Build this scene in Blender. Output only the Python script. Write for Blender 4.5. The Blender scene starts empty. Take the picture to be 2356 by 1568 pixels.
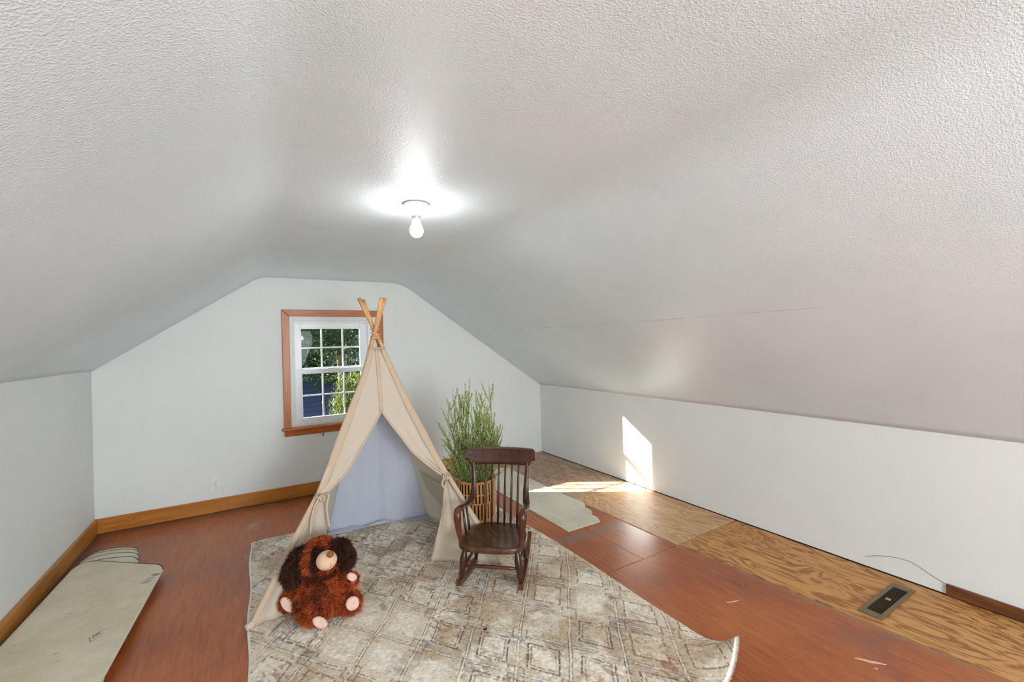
import bpy, bmesh, math, random
import numpy as np
from mathutils import Vector, Matrix

# ------------------------------------------------------------------ camera, world, sun, lights, exposure
SC = bpy.context.scene
F_PX, YAW, PITCH, ROLL, EYE = 995.61, 0.53974, 0.00242, -0.02618, 1.4
DEP, XL, XR, HL, HR, X1, X2, HC = 4.556, -1.078, 3.127, 1.2535, 0.848, 0.068, 1.373, 2.054
REAR = -2.6
_f = np.array([math.sin(YAW) * math.cos(PITCH), math.cos(YAW) * math.cos(PITCH), math.sin(PITCH)])
_r = np.array([math.cos(YAW), -math.sin(YAW), 0.0])
_u = np.cross(_r, _f)
CM = np.array([_r * math.cos(ROLL) + _u * math.sin(ROLL), -_r * math.sin(ROLL) + _u * math.cos(ROLL), _f])
EYEV = np.array([0, 0, EYE])
cam_d = bpy.data.cameras.new('camera')
cam_d.sensor_width = 36
cam_d.lens = F_PX / 2356 * 36
cam_d.clip_start = 0.02
cam = bpy.data.objects.new('camera', cam_d)
SC.collection.objects.link(cam)
_m = Matrix([[CM[0][i], CM[1][i], -CM[2][i], EYEV[i]] for i in range(3)] + [[0, 0, 0, 1]])
cam.matrix_world = _m
SC.camera = cam

SC.view_settings.view_transform = 'Standard'
SC.view_settings.look = 'None'
SC.view_settings.exposure = 0.40
SC.view_settings.gamma = 1.0
SC.view_settings.use_curve_mapping = False

SUN_STRENGTH = 38.0
REAR_POWER = 108.0
BULB_EMIT = 88.0
SKY = 4.0
FRONT_POWER = 26.0

w = bpy.data.worlds.new('sky')
SC.world = w
w.use_nodes = True
bg = w.node_tree.nodes['Background']
bg.inputs[0].default_value = (0.62, 0.78, 1.0, 1)
bg.inputs[1].default_value = SKY

sun_d = bpy.data.lights.new('sun', 'SUN')
sun_d.energy = SUN_STRENGTH
sun_d.angle = math.radians(0.5)
sun_d.color = (1.0, 0.98, 0.95)
sun = bpy.data.objects.new('sun', sun_d)
SC.collection.objects.link(sun)
sun.location = (-6, 9, 5)
sun.rotation_euler = Vector((1, -0.674, -0.424)).to_track_quat('-Z', 'Y').to_euler()


def area(name, loc, direction, sx, sy, power, color=(1, 1, 1)):
    d = bpy.data.lights.new(name, 'AREA')
    d.shape = 'RECTANGLE'; d.size = sx; d.size_y = sy; d.energy = power; d.color = color
    o = bpy.data.objects.new(name, d)
    SC.collection.objects.link(o)
    o.location = loc
    o.rotation_euler = Vector(direction).to_track_quat('-Z', 'Y').to_euler()
    return o


# area light added at the unseen rear window, aimed left to brighten the room
area('rear_window_fill', (0.69, REAR - 0.10, 1.2), (-0.45, 1, 0.08), 1.25, 1.2, REAR_POWER, (0.93, 0.985, 1.0))


# added fill light behind the viewpoint; no fixture is built for it
_p = bpy.data.lights.new('rear_fill_point', 'POINT'); _p.energy = 9; _p.shadow_soft_size = 0.04; _p.color = (0.95, 0.99, 1.0)
_o = bpy.data.objects.new('rear_fill_point', _p); SC.collection.objects.link(_o); _o.location = (0.9, -1.0, 1.6)


# ------------------------------------------------------------------ helpers
def ray(x, y):
    return CM.T @ np.array([(x - 1178) / F_PX, -(y - 784) / F_PX, 1.0])


def pl(x, y, n, d):          # the point of the plane n.p = d seen at (x, y)
    n = np.array(n, float); r = ray(x, y)
    return EYEV + r * ((d - n @ EYEV) / (n @ r))


def fl(x, y, z=0.0):
    return pl(x, y, (0, 0, 1), z)


def sm(a, b, x):
    t = np.clip((x - a) / (b - a), 0, 1)
    return t * t * (3 - 2 * t)


def lin(c):
    return tuple(((v / 255) / 12.92 if v / 255 <= 0.04045 else ((v / 255 + 0.055) / 1.055) ** 2.4) for v in c) + (1.0,)


def noise2(x, y, scale, seed, octs=3):
    out = np.zeros_like(x); amp = 1; tot = 0
    for o in range(octs):
        rs = np.random.RandomState(seed + o)
        g = rs.rand(257, 257)
        sx = x * scale * 2 ** o; sy = y * scale * 2 ** o
        ix = np.floor(sx).astype(int); iy = np.floor(sy).astype(int)
        fx = sx - ix; fy = sy - iy
        fx = fx * fx * (3 - 2 * fx); fy = fy * fy * (3 - 2 * fy)
        ix0 = ix % 256; iy0 = iy % 256
        v = (g[ix0, iy0] * (1 - fx) * (1 - fy) + g[ix0 + 1, iy0] * fx * (1 - fy)
             + g[ix0, iy0 + 1] * (1 - fx) * fy + g[ix0 + 1, iy0 + 1] * fx * fy)
        out += v * amp; tot += amp; amp *= 0.5
    return out / tot


class MB:
    def __init__(s):
        s.v = []; s.f = []

    def add(s, vs, fs):
        b = len(s.v)
        s.v += [tuple(float(c) for c in p) for p in vs]
        s.f += [tuple(i + b for i in f) for f in fs]
        return s

    def box(s, a, b):
        x0, y0, z0 = a; x1, y1, z1 = b
        return s.add([(x0, y0, z0), (x1, y0, z0), (x1, y1, z0), (x0, y1, z0), (x0, y0, z1), (x1, y0, z1), (x1, y1, z1), (x0, y1, z1)],
                     [(0, 3, 2, 1), (4, 5, 6, 7), (0, 1, 5, 4), (1, 2, 6, 5), (2, 3, 7, 6), (3, 0, 4, 7)])

    def prism(s, pts, z0, z1):      # flat polygon (x, y) made solid between z0 and z1
        n = len(pts)
        vs = [(p[0], p[1], z0) for p in pts] + [(p[0], p[1], z1) for p in pts]
        fs = [tuple(range(n - 1, -1, -1)), tuple(range(n, 2 * n))] + [(i, (i + 1) % n, n + (i + 1) % n, n + i) for i in range(n)]
        return s.add(vs, fs)

    def tube(s, pts, rad, n=10, cap=True, flat=1.0, side=None):
        pts = [np.array(p, float) for p in pts]
        if not hasattr(rad, '__len__'): rad = [rad] * len(pts)
        vs = []; ref = None
        for i, p in enumerate(pts):
            t = pts[min(i + 1, len(pts) - 1)] - pts[max(i - 1, 0)]
            t = t / (np.linalg.norm(t) + 1e-12)
            if side is not None:
                a = np.array(side, float)
            else:
                a = ref if ref is not None else (np.array([1, 0, 0.]) if abs(t[0]) < 0.8 else np.array([0, 1, 0.]))
            a = a - t * (a @ t); a /= np.linalg.norm(a); ref = a
            b = np.cross(t, a)
            for k in range(n):
                an = 2 * math.pi * k / n
                vs.append(p + rad[i] * (math.cos(an) * a + math.sin(an) * b * flat))
        fs = []
        for i in range(len(pts) - 1):
            for k in range(n):
                fs.append((i * n + k, i * n + (k + 1) % n, (i + 1) * n + (k + 1) % n, (i + 1) * n + k))
        if cap:
            fs.append(tuple(range(n - 1, -1, -1))); m = (len(pts) - 1) * n
            fs.append(tuple(range(m, m + n)))
        return s.add(vs, fs)

    def lathe(s, prof, c, n=24):       # prof: (radius, z)
        vs = []; fs = []
        for r, z in prof:
            for k in range(n):
                an = 2 * math.pi * k / n
                vs.append((c[0] + r * math.cos(an), c[1] + r * math.sin(an), c[2] + z))
        for i in range(len(prof) - 1):
            for k in range(n):
                fs.append((i * n + k, i * n + (k + 1) % n, (i + 1) * n + (k + 1) % n, (i + 1) * n + k))
        return s.add(vs, fs)

    def grid(s, P, thick=0.0, nrm=None):    # P [i][j] points
        P = np.asarray(P, float); ni, nj = P.shape[:2]
        fs = [(i * nj + j, i * nj + j + 1, (i + 1) * nj + j + 1, (i + 1) * nj + j) for i in range(ni - 1) for j in range(nj - 1)]
        return s.add(P.reshape(-1, 3), fs)

    def build(s, name, m, parent=None, smooth=False, bevel=0.0, seg=2, origin=None, solid=0.0):
        me = bpy.data.meshes.new(name)
        vs = s.v
        if origin is None and parent is None and vs:
            a = np.array(vs); origin = ((a[:, 0].min() + a[:, 0].max()) / 2, (a[:, 1].min() + a[:, 1].max()) / 2, a[:, 2].min())
        off = np.array(origin if origin is not None else (0, 0, 0), float)
        if parent is not None: off = np.array(world_of(parent))
        me.from_pydata([tuple(np.array(v) - off) for v in vs], [], s.f)
        bm = bmesh.new(); bm.from_mesh(me)
        bmesh.ops.recalc_face_normals(bm, faces=bm.faces)
        bm.to_mesh(me); bm.free()
        if smooth:
            for p in me.polygons: p.use_smooth = True
        me.materials.append(m)
        o = bpy.data.objects.new(name, me)
        SC.collection.objects.link(o)
        if parent is not None: o.parent = parent
        else: o.location = off
        if solid:
            md = o.modifiers.new('solid', 'SOLIDIFY'); md.thickness = solid; md.offset = 0
        if bevel:
            md = o.modifiers.new('bevel', 'BEVEL'); md.width = bevel; md.segments = seg; md.limit_method = 'ANGLE'; md.angle_limit = 0.6
            if not smooth:
                for p in me.polygons: p.use_smooth = True
                try:
                    md.harden_normals = True
                except Exception:
                    pass
        return o


def world_of(o):
    v = Vector((0, 0, 0))
    while o is not None:
        v = v + o.location; o = o.parent
    return v


def thing(name, label, cat, loc=(0, 0, 0), group=None, kind=None):
    o = bpy.data.objects.new(name, None)
    o.empty_display_size = 0.1
    SC.collection.objects.link(o); o.location = loc
    return tag(o, label, cat, group, kind)


def tag(o, label=None, cat=None, group=None, kind=None):
    if label: o['label'] = label
    if cat: o['category'] = cat
    if group: o['group'] = group
    if kind: o['kind'] = kind
    return o


# ------------------------------------------------------------------ materials
class N:
    def __init__(s, name, rough=0.5, spec=0.5):
        s.m = bpy.data.materials.new(name); s.m.use_nodes = True
        s.t = s.m.node_tree; s.b = s.t.nodes['Principled BSDF']
        s.b.inputs['Roughness'].default_value = rough
        s.b.inputs['Specular IOR Level'].default_value = spec
        s._tc = None

    def n(s, typ, **kw):
        x = s.t.nodes.new(typ)
        for k, v in kw.items(): setattr(x, k, v)
        return x

    def link(s, a, b): s.t.links.new(a, b)

    def put(s, inp, v):
        if hasattr(v, 'is_output') or isinstance(v, bpy.types.NodeSocket): s.link(v, inp)
        else: inp.default_value = v

    def obj(s):
        if s._tc is None: s._tc = s.n('ShaderNodeTexCoord')
        return s._tc.outputs['Object']

    def geo(s):
        return s.n('ShaderNodeNewGeometry').outputs['Position']

    def mapping(s, vec, scale=(1, 1, 1), rot=(0, 0, 0), loc=(0, 0, 0)):
        x = s.n('ShaderNodeMapping'); s.link(vec, x.inputs[0])
        x.inputs['Scale'].default_value = scale; x.inputs['Rotation'].default_value = rot; x.inputs['Location'].default_value = loc
        return x.outputs[0]

    def noise(s, vec, scale, detail=3, rough=0.5, dist=0.0):
        x = s.n('ShaderNodeTexNoise'); s.link(vec, x.inputs['Vector'])
        x.inputs['Scale'].default_value = scale; x.inputs['Detail'].default_value = detail
        x.inputs['Roughness'].default_value = rough; x.inputs['Distortion'].default_value = dist
        return x.outputs[0]

    def ramp(s, fac, stops, interp='LINEAR'):
        x = s.n('ShaderNodeValToRGB'); s.link(fac, x.inputs[0])
        cr = x.color_ramp; cr.interpolation = interp
        while len(cr.elements) < len(stops): cr.elements.new(0.5)
        for e, (p, c) in zip(cr.elements, stops):
            e.position = p; e.color = c if hasattr(c, '__len__') else (c, c, c, 1)
        return x.outputs[0]

    def mix(s, fac, a, b, blend='MIX'):
        x = s.n('ShaderNodeMix', data_type='RGBA', blend_type=blend)
        s.put(x.inputs[0], fac); s.put(x.inputs[6], a); s.put(x.inputs[7], b)
        return x.outputs[2]

    def math(s, op, a, b=0.0, c=0.0):
        x = s.n('ShaderNodeMath', operation=op)
        s.put(x.inputs[0], a); s.put(x.inputs[1], b); s.put(x.inputs[2], c)
        return x.outputs[0]

    def sep(s, vec):
        x = s.n('ShaderNodeSeparateXYZ'); s.link(vec, x.inputs[0])
        return x.outputs

    def color(s, c): s.put(s.b.inputs['Base Color'], c); return s

    def rough(s, v): s.put(s.b.inputs['Roughness'], v); return s

    def bump(s, h, strength=0.3, dist=0.01, prev=None):
        x = s.n('ShaderNodeBump'); x.inputs['Strength'].default_value = strength; x.inputs['Distance'].default_value = dist
        s.link(h, x.inputs['Height'])
        if prev is not None: s.link(prev, x.inputs['Normal'])
        s.link(x.outputs[0], s.b.inputs['Normal'])
        return x.outputs[0]


def simple(name, rgb, rough=0.5, spec=0.5, var=0.06, scale=20, bump=0.0, bscale=60, metal=0.0):
    k = N(name, rough, spec)
    c = lin(rgb)
    nz = k.noise(k.obj(), scale, 3)
    k.color(k.ramp(nz, [(0.25, tuple(v * (1 - var) for v in c[:3]) + (1,)), (0.75, tuple(min(1, v * (1 + var)) for v in c[:3]) + (1,))]))
    if bump: k.bump(k.noise(k.obj(), bscale, 4), bump, 0.004)
    k.b.inputs['Metallic'].default_value = metal
    return k.m


def wood(name, dark, light, rough=0.4, grain=(60, 60, 3), bump=0.1, contrast=(0.3, 0.7), spec=0.4):
    k = N(name, rough, spec)
    v = k.mapping(k.obj(), scale=grain)
    nz = k.noise(v, 1.0, 4, 0.55, 0.6)
    k.color(k.ramp(nz, [(contrast[0], lin(dark)), (contrast[1], lin(light))]))
    if bump: k.bump(nz, bump, 0.002)
    return k.m


def ceiling_mat():
    k = N('textured_ceiling_paint', 0.38, 0.5)
    g = k.geo(); xyz = k.sep(g)
    stain = k.noise(g, 2.2, 4, 0.6)
    fine = k.noise(g, 14, 3, 0.6, 0.4)
    c = k.ramp(stain, [(0.3, lin((216, 229, 232))), (0.62, lin((223, 234, 237)))])
    sp = k.ramp(k.noise(k.mapping(g, scale=(6, 14, 6)), 3.0, 5, 0.7, 0.5), [(0.66, 0.0), (0.78, 1.0)])
    c = k.mix(k.math('MULTIPLY', sp, 0.10), c, lin((170, 168, 160)))
    # drywall joint on the sloping side, at constant distance from the knee wall
    d = k.math('ABSOLUTE', k.math('SUBTRACT', xyz[0], 2.19))
    wob = k.math('MULTIPLY', k.math('SUBTRACT', k.noise(g, 6, 2), 0.5), 0.012)
    d = k.math('ABSOLUTE', k.math('ADD', d, wob))
    line = k.math('LESS_THAN', d, 0.0016)
    line = k.math('MULTIPLY', line, k.math('GREATER_THAN', xyz[1], 0.95))
    c = k.mix(k.math('MULTIPLY', line, 0.35), c, lin((150, 150, 146)))
    k.color(c)
    tex = k.noise(g, 190, 3, 0.55, 0.0)
    tex2 = k.noise(g, 230, 2, 0.5)
    peel = k.math('ADD', k.ramp(tex, [(0.42, 0.0), (0.66, 1.0)]), k.math('MULTIPLY', tex2, 0.35))
    fade = k.ramp(k.math('MULTIPLY', xyz[0], 0.3), [(0.50, 1.0), (0.68, 0.22)])
    peel = k.math('MULTIPLY', peel, fade)
    b1 = k.bump(peel, 0.55, 0.0015)
    x = k.n('ShaderNodeBump'); x.inputs['Strength'].default_value = 0.15; x.inputs['Distance'].default_value = 0.02
    k.link(k.noise(g, 3.0, 3, 0.5), x.inputs['Height']); k.link(b1, x.inputs['Normal'])
    k.link(x.outputs[0], k.b.inputs['Normal'])
    return k.m


def wall_mat():
    k = N('wall_paint', 0.55, 0.35)
    g = k.geo()
    c = k.ramp(k.noise(g, 1.6, 4, 0.6), [(0.3, lin((225, 228, 225))), (0.65, lin((231, 233, 230)))])
    v = k.mapping(g, scale=(5, 5, 12))
    sp = k.ramp(k.noise(v, 2.2, 6, 0.75, 0.4), [(0.72, 0.0), (0.80, 1.0)])
    c = k.mix(k.math('MULTIPLY', sp, 0.45), c, lin((150, 148, 140)))
    k.color(c)
    k.bump(k.noise(g, 190, 3, 0.6), 0.14, 0.003)
    return k.m


def painted_floor_mat():
    k = N('red_painted_plywood', 0.3, 0.5)
    g = k.geo(); xyz = k.sep(g)
    a = k.noise(g, 1.7, 5, 0.6, 0.5)
    c = k.ramp(a, [(0.30, lin((122, 58, 26))), (0.48, lin((164, 84, 38))), (0.66, lin((188, 112, 58)))])
    v = k.mapping(g, scale=(26, 2.6, 1), rot=(0, 0, 0.05))
    st = k.noise(v, 2.0, 6, 0.65, 0.8)
    c = k.mix(0.55, c, k.ramp(st, [(0.3, lin((136, 64, 30))), (0.52, lin((172, 92, 44))), (0.74, lin((192, 128, 86)))]))
    # worn grey-brown patches
    wn = k.ramp(k.noise(g, 2.9, 5, 0.65, 0.8), [(0.56, 0.0), (0.72, 1.0)])
    c = k.mix(k.math('MULTIPLY', wn, 0.6), c, lin((128, 88, 76)))
    # bare, dirty margin along the left and gable walls
    e1 = k.math('SUBTRACT', xyz[0], XL)
    e2 = k.math('SUBTRACT', DEP, xyz[1])
    e = k.math('MINIMUM', e1, e2)
    e = k.math('ADD', e, k.math('MULTIPLY', k.math('SUBTRACT', k.noise(g, 7, 5, 0.7), 0.5), 0.28))
    mrg = k.ramp(e, [(0.05, 1.0), (0.20, 0.0)])
    c = k.mix(k.math('MULTIPLY', mrg, 0.85), c, lin((92, 62, 52)))
    # grey smears beside the bare strip
    sx = k.math('ABSOLUTE', k.math('SUBTRACT', k.math('ADD', xyz[1], k.math('MULTIPLY', xyz[0], 0.05)), 2.52))
    sx = k.math('ADD', sx, k.math('MULTIPLY', k.noise(g, 8, 4, 0.7), 0.12))
    sme = k.math('MULTIPLY', k.ramp(sx, [(0.07, 1.0), (0.13, 0.0)]), k.math('GREATER_THAN', xyz[0], 1.75))
    c = k.mix(k.math('MULTIPLY', sme, 0.75), c, lin((138, 114, 104)))
    # paint wears out to bare wood beside the joint with the near bare sheet
    dj = k.math('SUBTRACT', k.math('SUBTRACT', 2.450, k.math('MULTIPLY', k.math('SUBTRACT', xyz[1], 1.954), 0.0813)), xyz[0])
    dj = k.math('ADD', dj, k.math('MULTIPLY', k.math('SUBTRACT', k.noise(g, 5, 5, 0.7), 0.5), 0.16))
    bj = k.math('MULTIPLY', k.ramp(dj, [(0.012, 1.0), (0.034, 0.0)]), k.math('LESS_THAN', xyz[1], 1.95))
    c = k.mix(k.math('MULTIPLY', bj, 0.8), c, lin((150, 112, 78)))
    # scratches and flecks
    sc = k.ramp(k.noise(k.mapping(g, scale=(3, 60, 1), rot=(0, 0, 0.6)), 1.5, 5, 0.8), [(0.72, 0.0), (0.78, 1.0)])
    c = k.mix(k.math('MULTIPLY', sc, 0.35), c, lin((200, 160, 140)))
    fk = k.ramp(k.noise(g, 55, 2, 0.5), [(0.80, 0.0), (0.83, 1.0)])
    c = k.mix(k.math('MULTIPLY', fk, 0.8), c, lin((215, 200, 180)))
    # glue patch near the gable wall
    dx = k.math('SUBTRACT', xyz[0], -0.02); dy = k.math('MULTIPLY', k.math('SUBTRACT', xyz[1], 4.05), 0.45)
    rr = k.math('SQRT', k.math('ADD', k.math('MULTIPLY', dx, dx), k.math('MULTIPLY', dy, dy)))
    rr = k.math('ADD', rr, k.math('MULTIPLY', k.math('SUBTRACT', k.noise(g, 9, 5, 0.6), 0.5), 0.32))
    gp = k.ramp(rr, [(0.015, 1.0), (0.035, 0.0)])
    c = k.mix(k.math('MULTIPLY', gp, 0.75), c, lin((170, 140, 112)))
    k.color(c)
    k.rough(k.ramp(a, [(0.2, 0.24), (0.8, 0.42)]))
    k.bump(k.math('ADD', st, k.math('MULTIPLY', k.noise(g, 6, 3), 0.8)), 0.2, 0.003)
    return k.m


def bare_ply_mat(name, tint, grain_rot=0.0):
    k = N(name, 0.5, 0.35)
    g = k.geo()
    v = k.mapping(g, scale=(3.6, 1.0, 1), rot=(0, 0, grain_rot))
    low = k.noise(v, 1.5, 4, 0.52, 1.1)
    wv = k.math('FRACT', k.math('MULTIPLY', low, 10.0))
    wv = k.math('ABSOLUTE', k.math('SUBTRACT', wv, 0.5))
    fineg = k.noise(k.mapping(g, scale=(90, 5, 1), rot=(0, 0, grain_rot)), 1.0, 4, 0.7)
    wv = k.math('ADD', k.math('MULTIPLY', wv, 1.4), k.math('MULTIPLY', k.math('SUBTRACT', fineg, 0.5), 0.55))
    c = k.ramp(wv, [(0.10, lin(tint[0])), (0.30, lin(tint[1])), (0.55, lin(tint[2]))])
    blot = k.noise(g, 2.4, 4, 0.6)
    c = k.mix(k.ramp(blot, [(0.35, 0.0), (0.7, 0.35)]), c, lin(tint[3]))
    fk = k.ramp(k.noise(k.mapping(g, scale=(1, 0.5, 1)), 42, 3, 0.6), [(0.74, 0.0), (0.79, 1.0)])
    c = k.mix(k.math('MULTIPLY', fk, 0.6), c, lin((222, 208, 190)))
    dk = k.ramp(k.noise(g, 30, 2, 0.5), [(0.20, 1.0), (0.24, 0.0)])
    c = k.mix(k.math('MULTIPLY', dk, 0.7), c, lin((70, 48, 36)))
    k.color(c)
    k.bump(wv, 0.12, 0.002)
    return k.m


def lino_mat():
    k = N('worn_cream_linoleum', 0.35, 0.45)
    g = k.geo(); xyz = k.sep(g)
    c = k.ramp(k.noise(g, 3.2, 5, 0.65), [(0.3, lin((204, 194, 172))), (0.65, lin((226, 218, 200)))])
    gx = k.math('ABSOLUTE', k.math('SUBTRACT', k.math('FRACT', k.math('MULTIPLY', k.math('ADD', xyz[0], 0.02), 1 / 0.15)), 0.5))
    gy = k.math('ABSOLUTE', k.math('SUBTRACT', k.math('FRACT', k.math('MULTIPLY', xyz[1], 1 / 0.30)), 0.5))
    ln = k.math('MAXIMUM', k.math('GREATER_THAN', gx, 0.492), k.math('GREATER_THAN', gy, 0.494))
    c = k.mix(k.math('MULTIPLY', ln, 0.25), c, lin((140, 128, 104)))
    sp = k.ramp(k.noise(g, 60, 4, 0.7), [(0.60, 0.0), (0.68, 1.0)])
    zone = k.ramp(k.noise(g, 5.5, 3, 0.5), [(0.54, 0.0), (0.64, 1.0)])
    c = k.mix(k.math('MULTIPLY', k.math('MULTIPLY', sp, zone), 0.75), c, lin((92, 84, 62)))
    k.color(c)
    k.bump(k.noise(g, 40, 3), 0.08, 0.002)
    return k.m


def fabric_mat(name, rgb, trans, rgb_t=None, weave=900, fold=0.0, rough=0.9):
    k = N(name, rough, 0.15)
    g = k.geo()
    c0 = lin(rgb)
    nz = k.noise(g, 8, 4, 0.6)
    c = k.ramp(nz, [(0.3, tuple(v * 0.95 for v in c0[:3]) + (1,)), (0.7, c0)])
    k.color(c)
    k.bump(k.noise(g, weave, 2), 0.15, 0.001)
    if trans:
        tr = k.n('ShaderNodeBsdfTranslucent'); tr.inputs[0].default_value = lin(rgb_t or rgb)
        mx = k.n('ShaderNodeMixShader'); mx.inputs[0].default_value = trans
        out = k.t.nodes['Material Output']
        k.link(k.b.outputs[0], mx.inputs[1]); k.link(tr.outputs[0], mx.inputs[2]); k.link(mx.outputs[0], out.inputs[0])
    return k.m


def attr_mat(name, attr, rough=0.9, spec=0.1, bump=None, trans=0.0):
    k = N(name, rough, spec)
    a = k.n('ShaderNodeAttribute'); a.attribute_name = attr
    k.color(a.outputs['Color'])
    if bump: k.bump(k.noise(k.geo(), bump[0], 3), bump[1], bump[2])
    if trans:
        tr = k.n('ShaderNodeBsdfTranslucent'); k.link(a.outputs['Color'], tr.inputs[0])
        mx = k.n('ShaderNodeMixShader'); mx.inputs[0].default_value = trans
        k.link(k.b.outputs[0], mx.inputs[1]); k.link(tr.outputs[0], mx.inputs[2])
        k.link(mx.outputs[0], k.t.nodes['Material Output'].inputs[0])
    return k.m


def glass_mat():
    k = N('window_glass', 0.02, 0.5)
    out = k.t.nodes['Material Output']
    tr = k.n('ShaderNodeBsdfTransparent'); tr.inputs[0].default_value = (0.96, 0.98, 0.97, 1)
    gl = k.n('ShaderNodeBsdfGlossy'); gl.inputs['Roughness'].default_value = 0.02
    ge = k.n('ShaderNodeNewGeometry'); vm = k.n('ShaderNodeVectorMath', operation='DOT_PRODUCT')
    k.link(ge.outputs['Normal'], vm.inputs[0]); k.link(ge.outputs['Incoming'], vm.inputs[1])
    c1 = k.math('SUBTRACT', 1.0, k.math('ABSOLUTE', vm.outputs['Value']))
    fac = k.math('ADD', k.math('MULTIPLY', k.math('POWER', c1, 5.0), 0.9), 0.006)
    mx = k.n('ShaderNodeMixShader'); k.link(fac, mx.inputs[0]); k.link(tr.outputs[0], mx.inputs[1]); k.link(gl.outputs[0], mx.inputs[2])
    k.link(mx.outputs[0], out.inputs[0])
    return k.m


def emit_mat(name, rgb, strength):
    k = N(name)
    e = k.n('ShaderNodeEmission'); e.inputs[0].default_value = rgb; e.inputs[1].default_value = strength
    k.link(e.outputs[0], k.t.nodes['Material Output'].inputs[0])
    return k.m


M = {}
M['ceil'] = ceiling_mat(); M['wall'] = wall_mat(); M['red'] = painted_floor_mat(); M['lino'] = lino_mat()
M['ply_near'] = bare_ply_mat('oak_toned_plywood', [(154, 98, 52), (192, 138, 80), (208, 156, 94), (178, 116, 62)])
M['ply_mid'] = bare_ply_mat('honey_plywood', [(184, 136, 94), (202, 158, 114), (212, 174, 132), (192, 150, 112)], 0.15)
M['ply_far'] = bare_ply_mat('grey_worn_plywood', [(146, 112, 88), (172, 140, 112), (186, 158, 130), (160, 134, 116)], -0.2)
M['subfloor'] = simple('dark_subfloor', (58, 44, 36), 0.8)
M['trimwood'] = wood('varnished_fir_trim', (168, 88, 40), (196, 118, 64), 0.35, (3, 60, 60), 0.06)
M['trimwood_v'] = wood('varnished_fir_trim_upright', (172, 98, 50), (200, 128, 78), 0.35, (60, 60, 3), 0.06)
M['base'] = wood('amber_pine_baseboard', (166, 98, 28), (196, 128, 52), 0.35, (3, 40, 40), 0.05)
M['base_l'] = wood('amber_pine_baseboard_side', (160, 96, 30), (196, 134, 62), 0.35, (40, 3, 40), 0.05)
M['base_r'] = wood('dark_fir_baseboard', (74, 42, 22), (128, 80, 44), 0.45, (60, 4, 60), 0.1)
M['vinyl'] = simple('white_window_vinyl', (235, 237, 238), 0.35, 0.5, 0.01)
M['jamb'] = simple('pale_grey_painted_jamb', (222, 225, 223), 0.45, 0.5, 0.02)
M['glass'] = glass_mat()
M['tent'] = fabric_mat('natural_cotton_canvas', (222, 208, 190), 0.25, (222, 206, 186))
M['tent_in'] = fabric_mat('pale_cotton_canvas', (240, 235, 225), 0.5, (240, 236, 226))
M['tent_back'] = fabric_mat('daylit_white_cotton', (234, 236, 242), 0.5, (226, 232, 246))  # white cotton; its bluish cast is window daylight put into the colour
M['hem'] = fabric_mat('doubled_canvas_hem', (196, 174, 150), 0.0)
M['pole'] = wood('turned_pine_pole', (204, 148, 96), (226, 180, 130), 0.5, (40, 40, 4), 0.05)
M['cord'] = simple('tan_lashing_cord', (214, 172, 132), 0.8)
M['chair'] = wood('dark_stained_maple', (38, 18, 10), (82, 42, 24), 0.28, (30, 30, 5), 0.05, (0.3, 0.8), 0.5)
M['chair_red'] = wood('reddish_worn_maple', (56, 24, 11), (118, 58, 30), 0.28, (30, 30, 5), 0.05, (0.25, 0.8), 0.5)
M['seat'] = wood('worn_maple_seat', (46, 26, 17), (104, 68, 44), 0.26, (26, 5, 10), 0.06, (0.25, 0.8), 0.5)
M['bamboo'] = wood('honey_bamboo_slat', (170, 112, 56), (216, 162, 98), 0.45, (40, 40, 4), 0.05)
M['reed'] = wood('tan_reed_binding', (186, 126, 62), (216, 164, 96), 0.5, (30, 30, 30), 0.05)
M['darkgap'] = simple('dark_liner', (40, 28, 20), 0.9)
M['soil'] = simple('dark_soil', (52, 40, 30), 0.95)
M['bronze'] = simple('bronze_painted_steel', (124, 106, 80), 0.42, 0.5, 0.08, 40, 0.05, 200, 0.35)
M['black'] = simple('duct_black', (14, 12, 11), 0.8)
M['outlet'] = simple('white_outlet_plastic', (232, 232, 228), 0.35, 0.5, 0.01)
M['slot'] = simple('outlet_slot_grey', (60, 58, 56), 0.6)
M['porcelain'] = simple('white_porcelain', (226, 224, 218), 0.3)
M['socket'] = simple('aluminium_socket', (176, 172, 158), 0.35, 0.5, 0.05, 20, 0, 60, 0.4)
M['bulb'] = emit_mat('lit_frosted_bulb', (0.97, 0.99, 1.0, 1), BULB_EMIT)
M['muzzle'] = fabric_mat('cream_plush_velour', (224, 188, 158), 0.0, weave=500)
M['pad'] = fabric_mat('pink_cream_plush_pad', (226, 190, 176), 0.0, weave=500)
M['nose'] = simple('caramel_velour_nose', (140, 76, 36), 0.7)
M['wire'] = simple('grey_wire', (150, 148, 142), 0.6)

# ------------------------------------------------------------------ room shell
# floor: dark subfloor, painted and bare plywood sheets laid on it with open joints
ROT = []
mb = MB().box((XL - 0.1, REAR - 0.1, -0.06), (XR + 0.12, DEP + 0.1, -0.02))
floor = tag(mb.build('floor', M['subfloor'], origin=(0, 0, -0.02)), kind='structure')


def sheet(poly, top, m):
    pts = [(p[0], p[1]) for p in poly]
    o = MB().prism(pts, -0.02, top).build('plywood_sheet', m, floor, bevel=0.0015)
    return o


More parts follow.
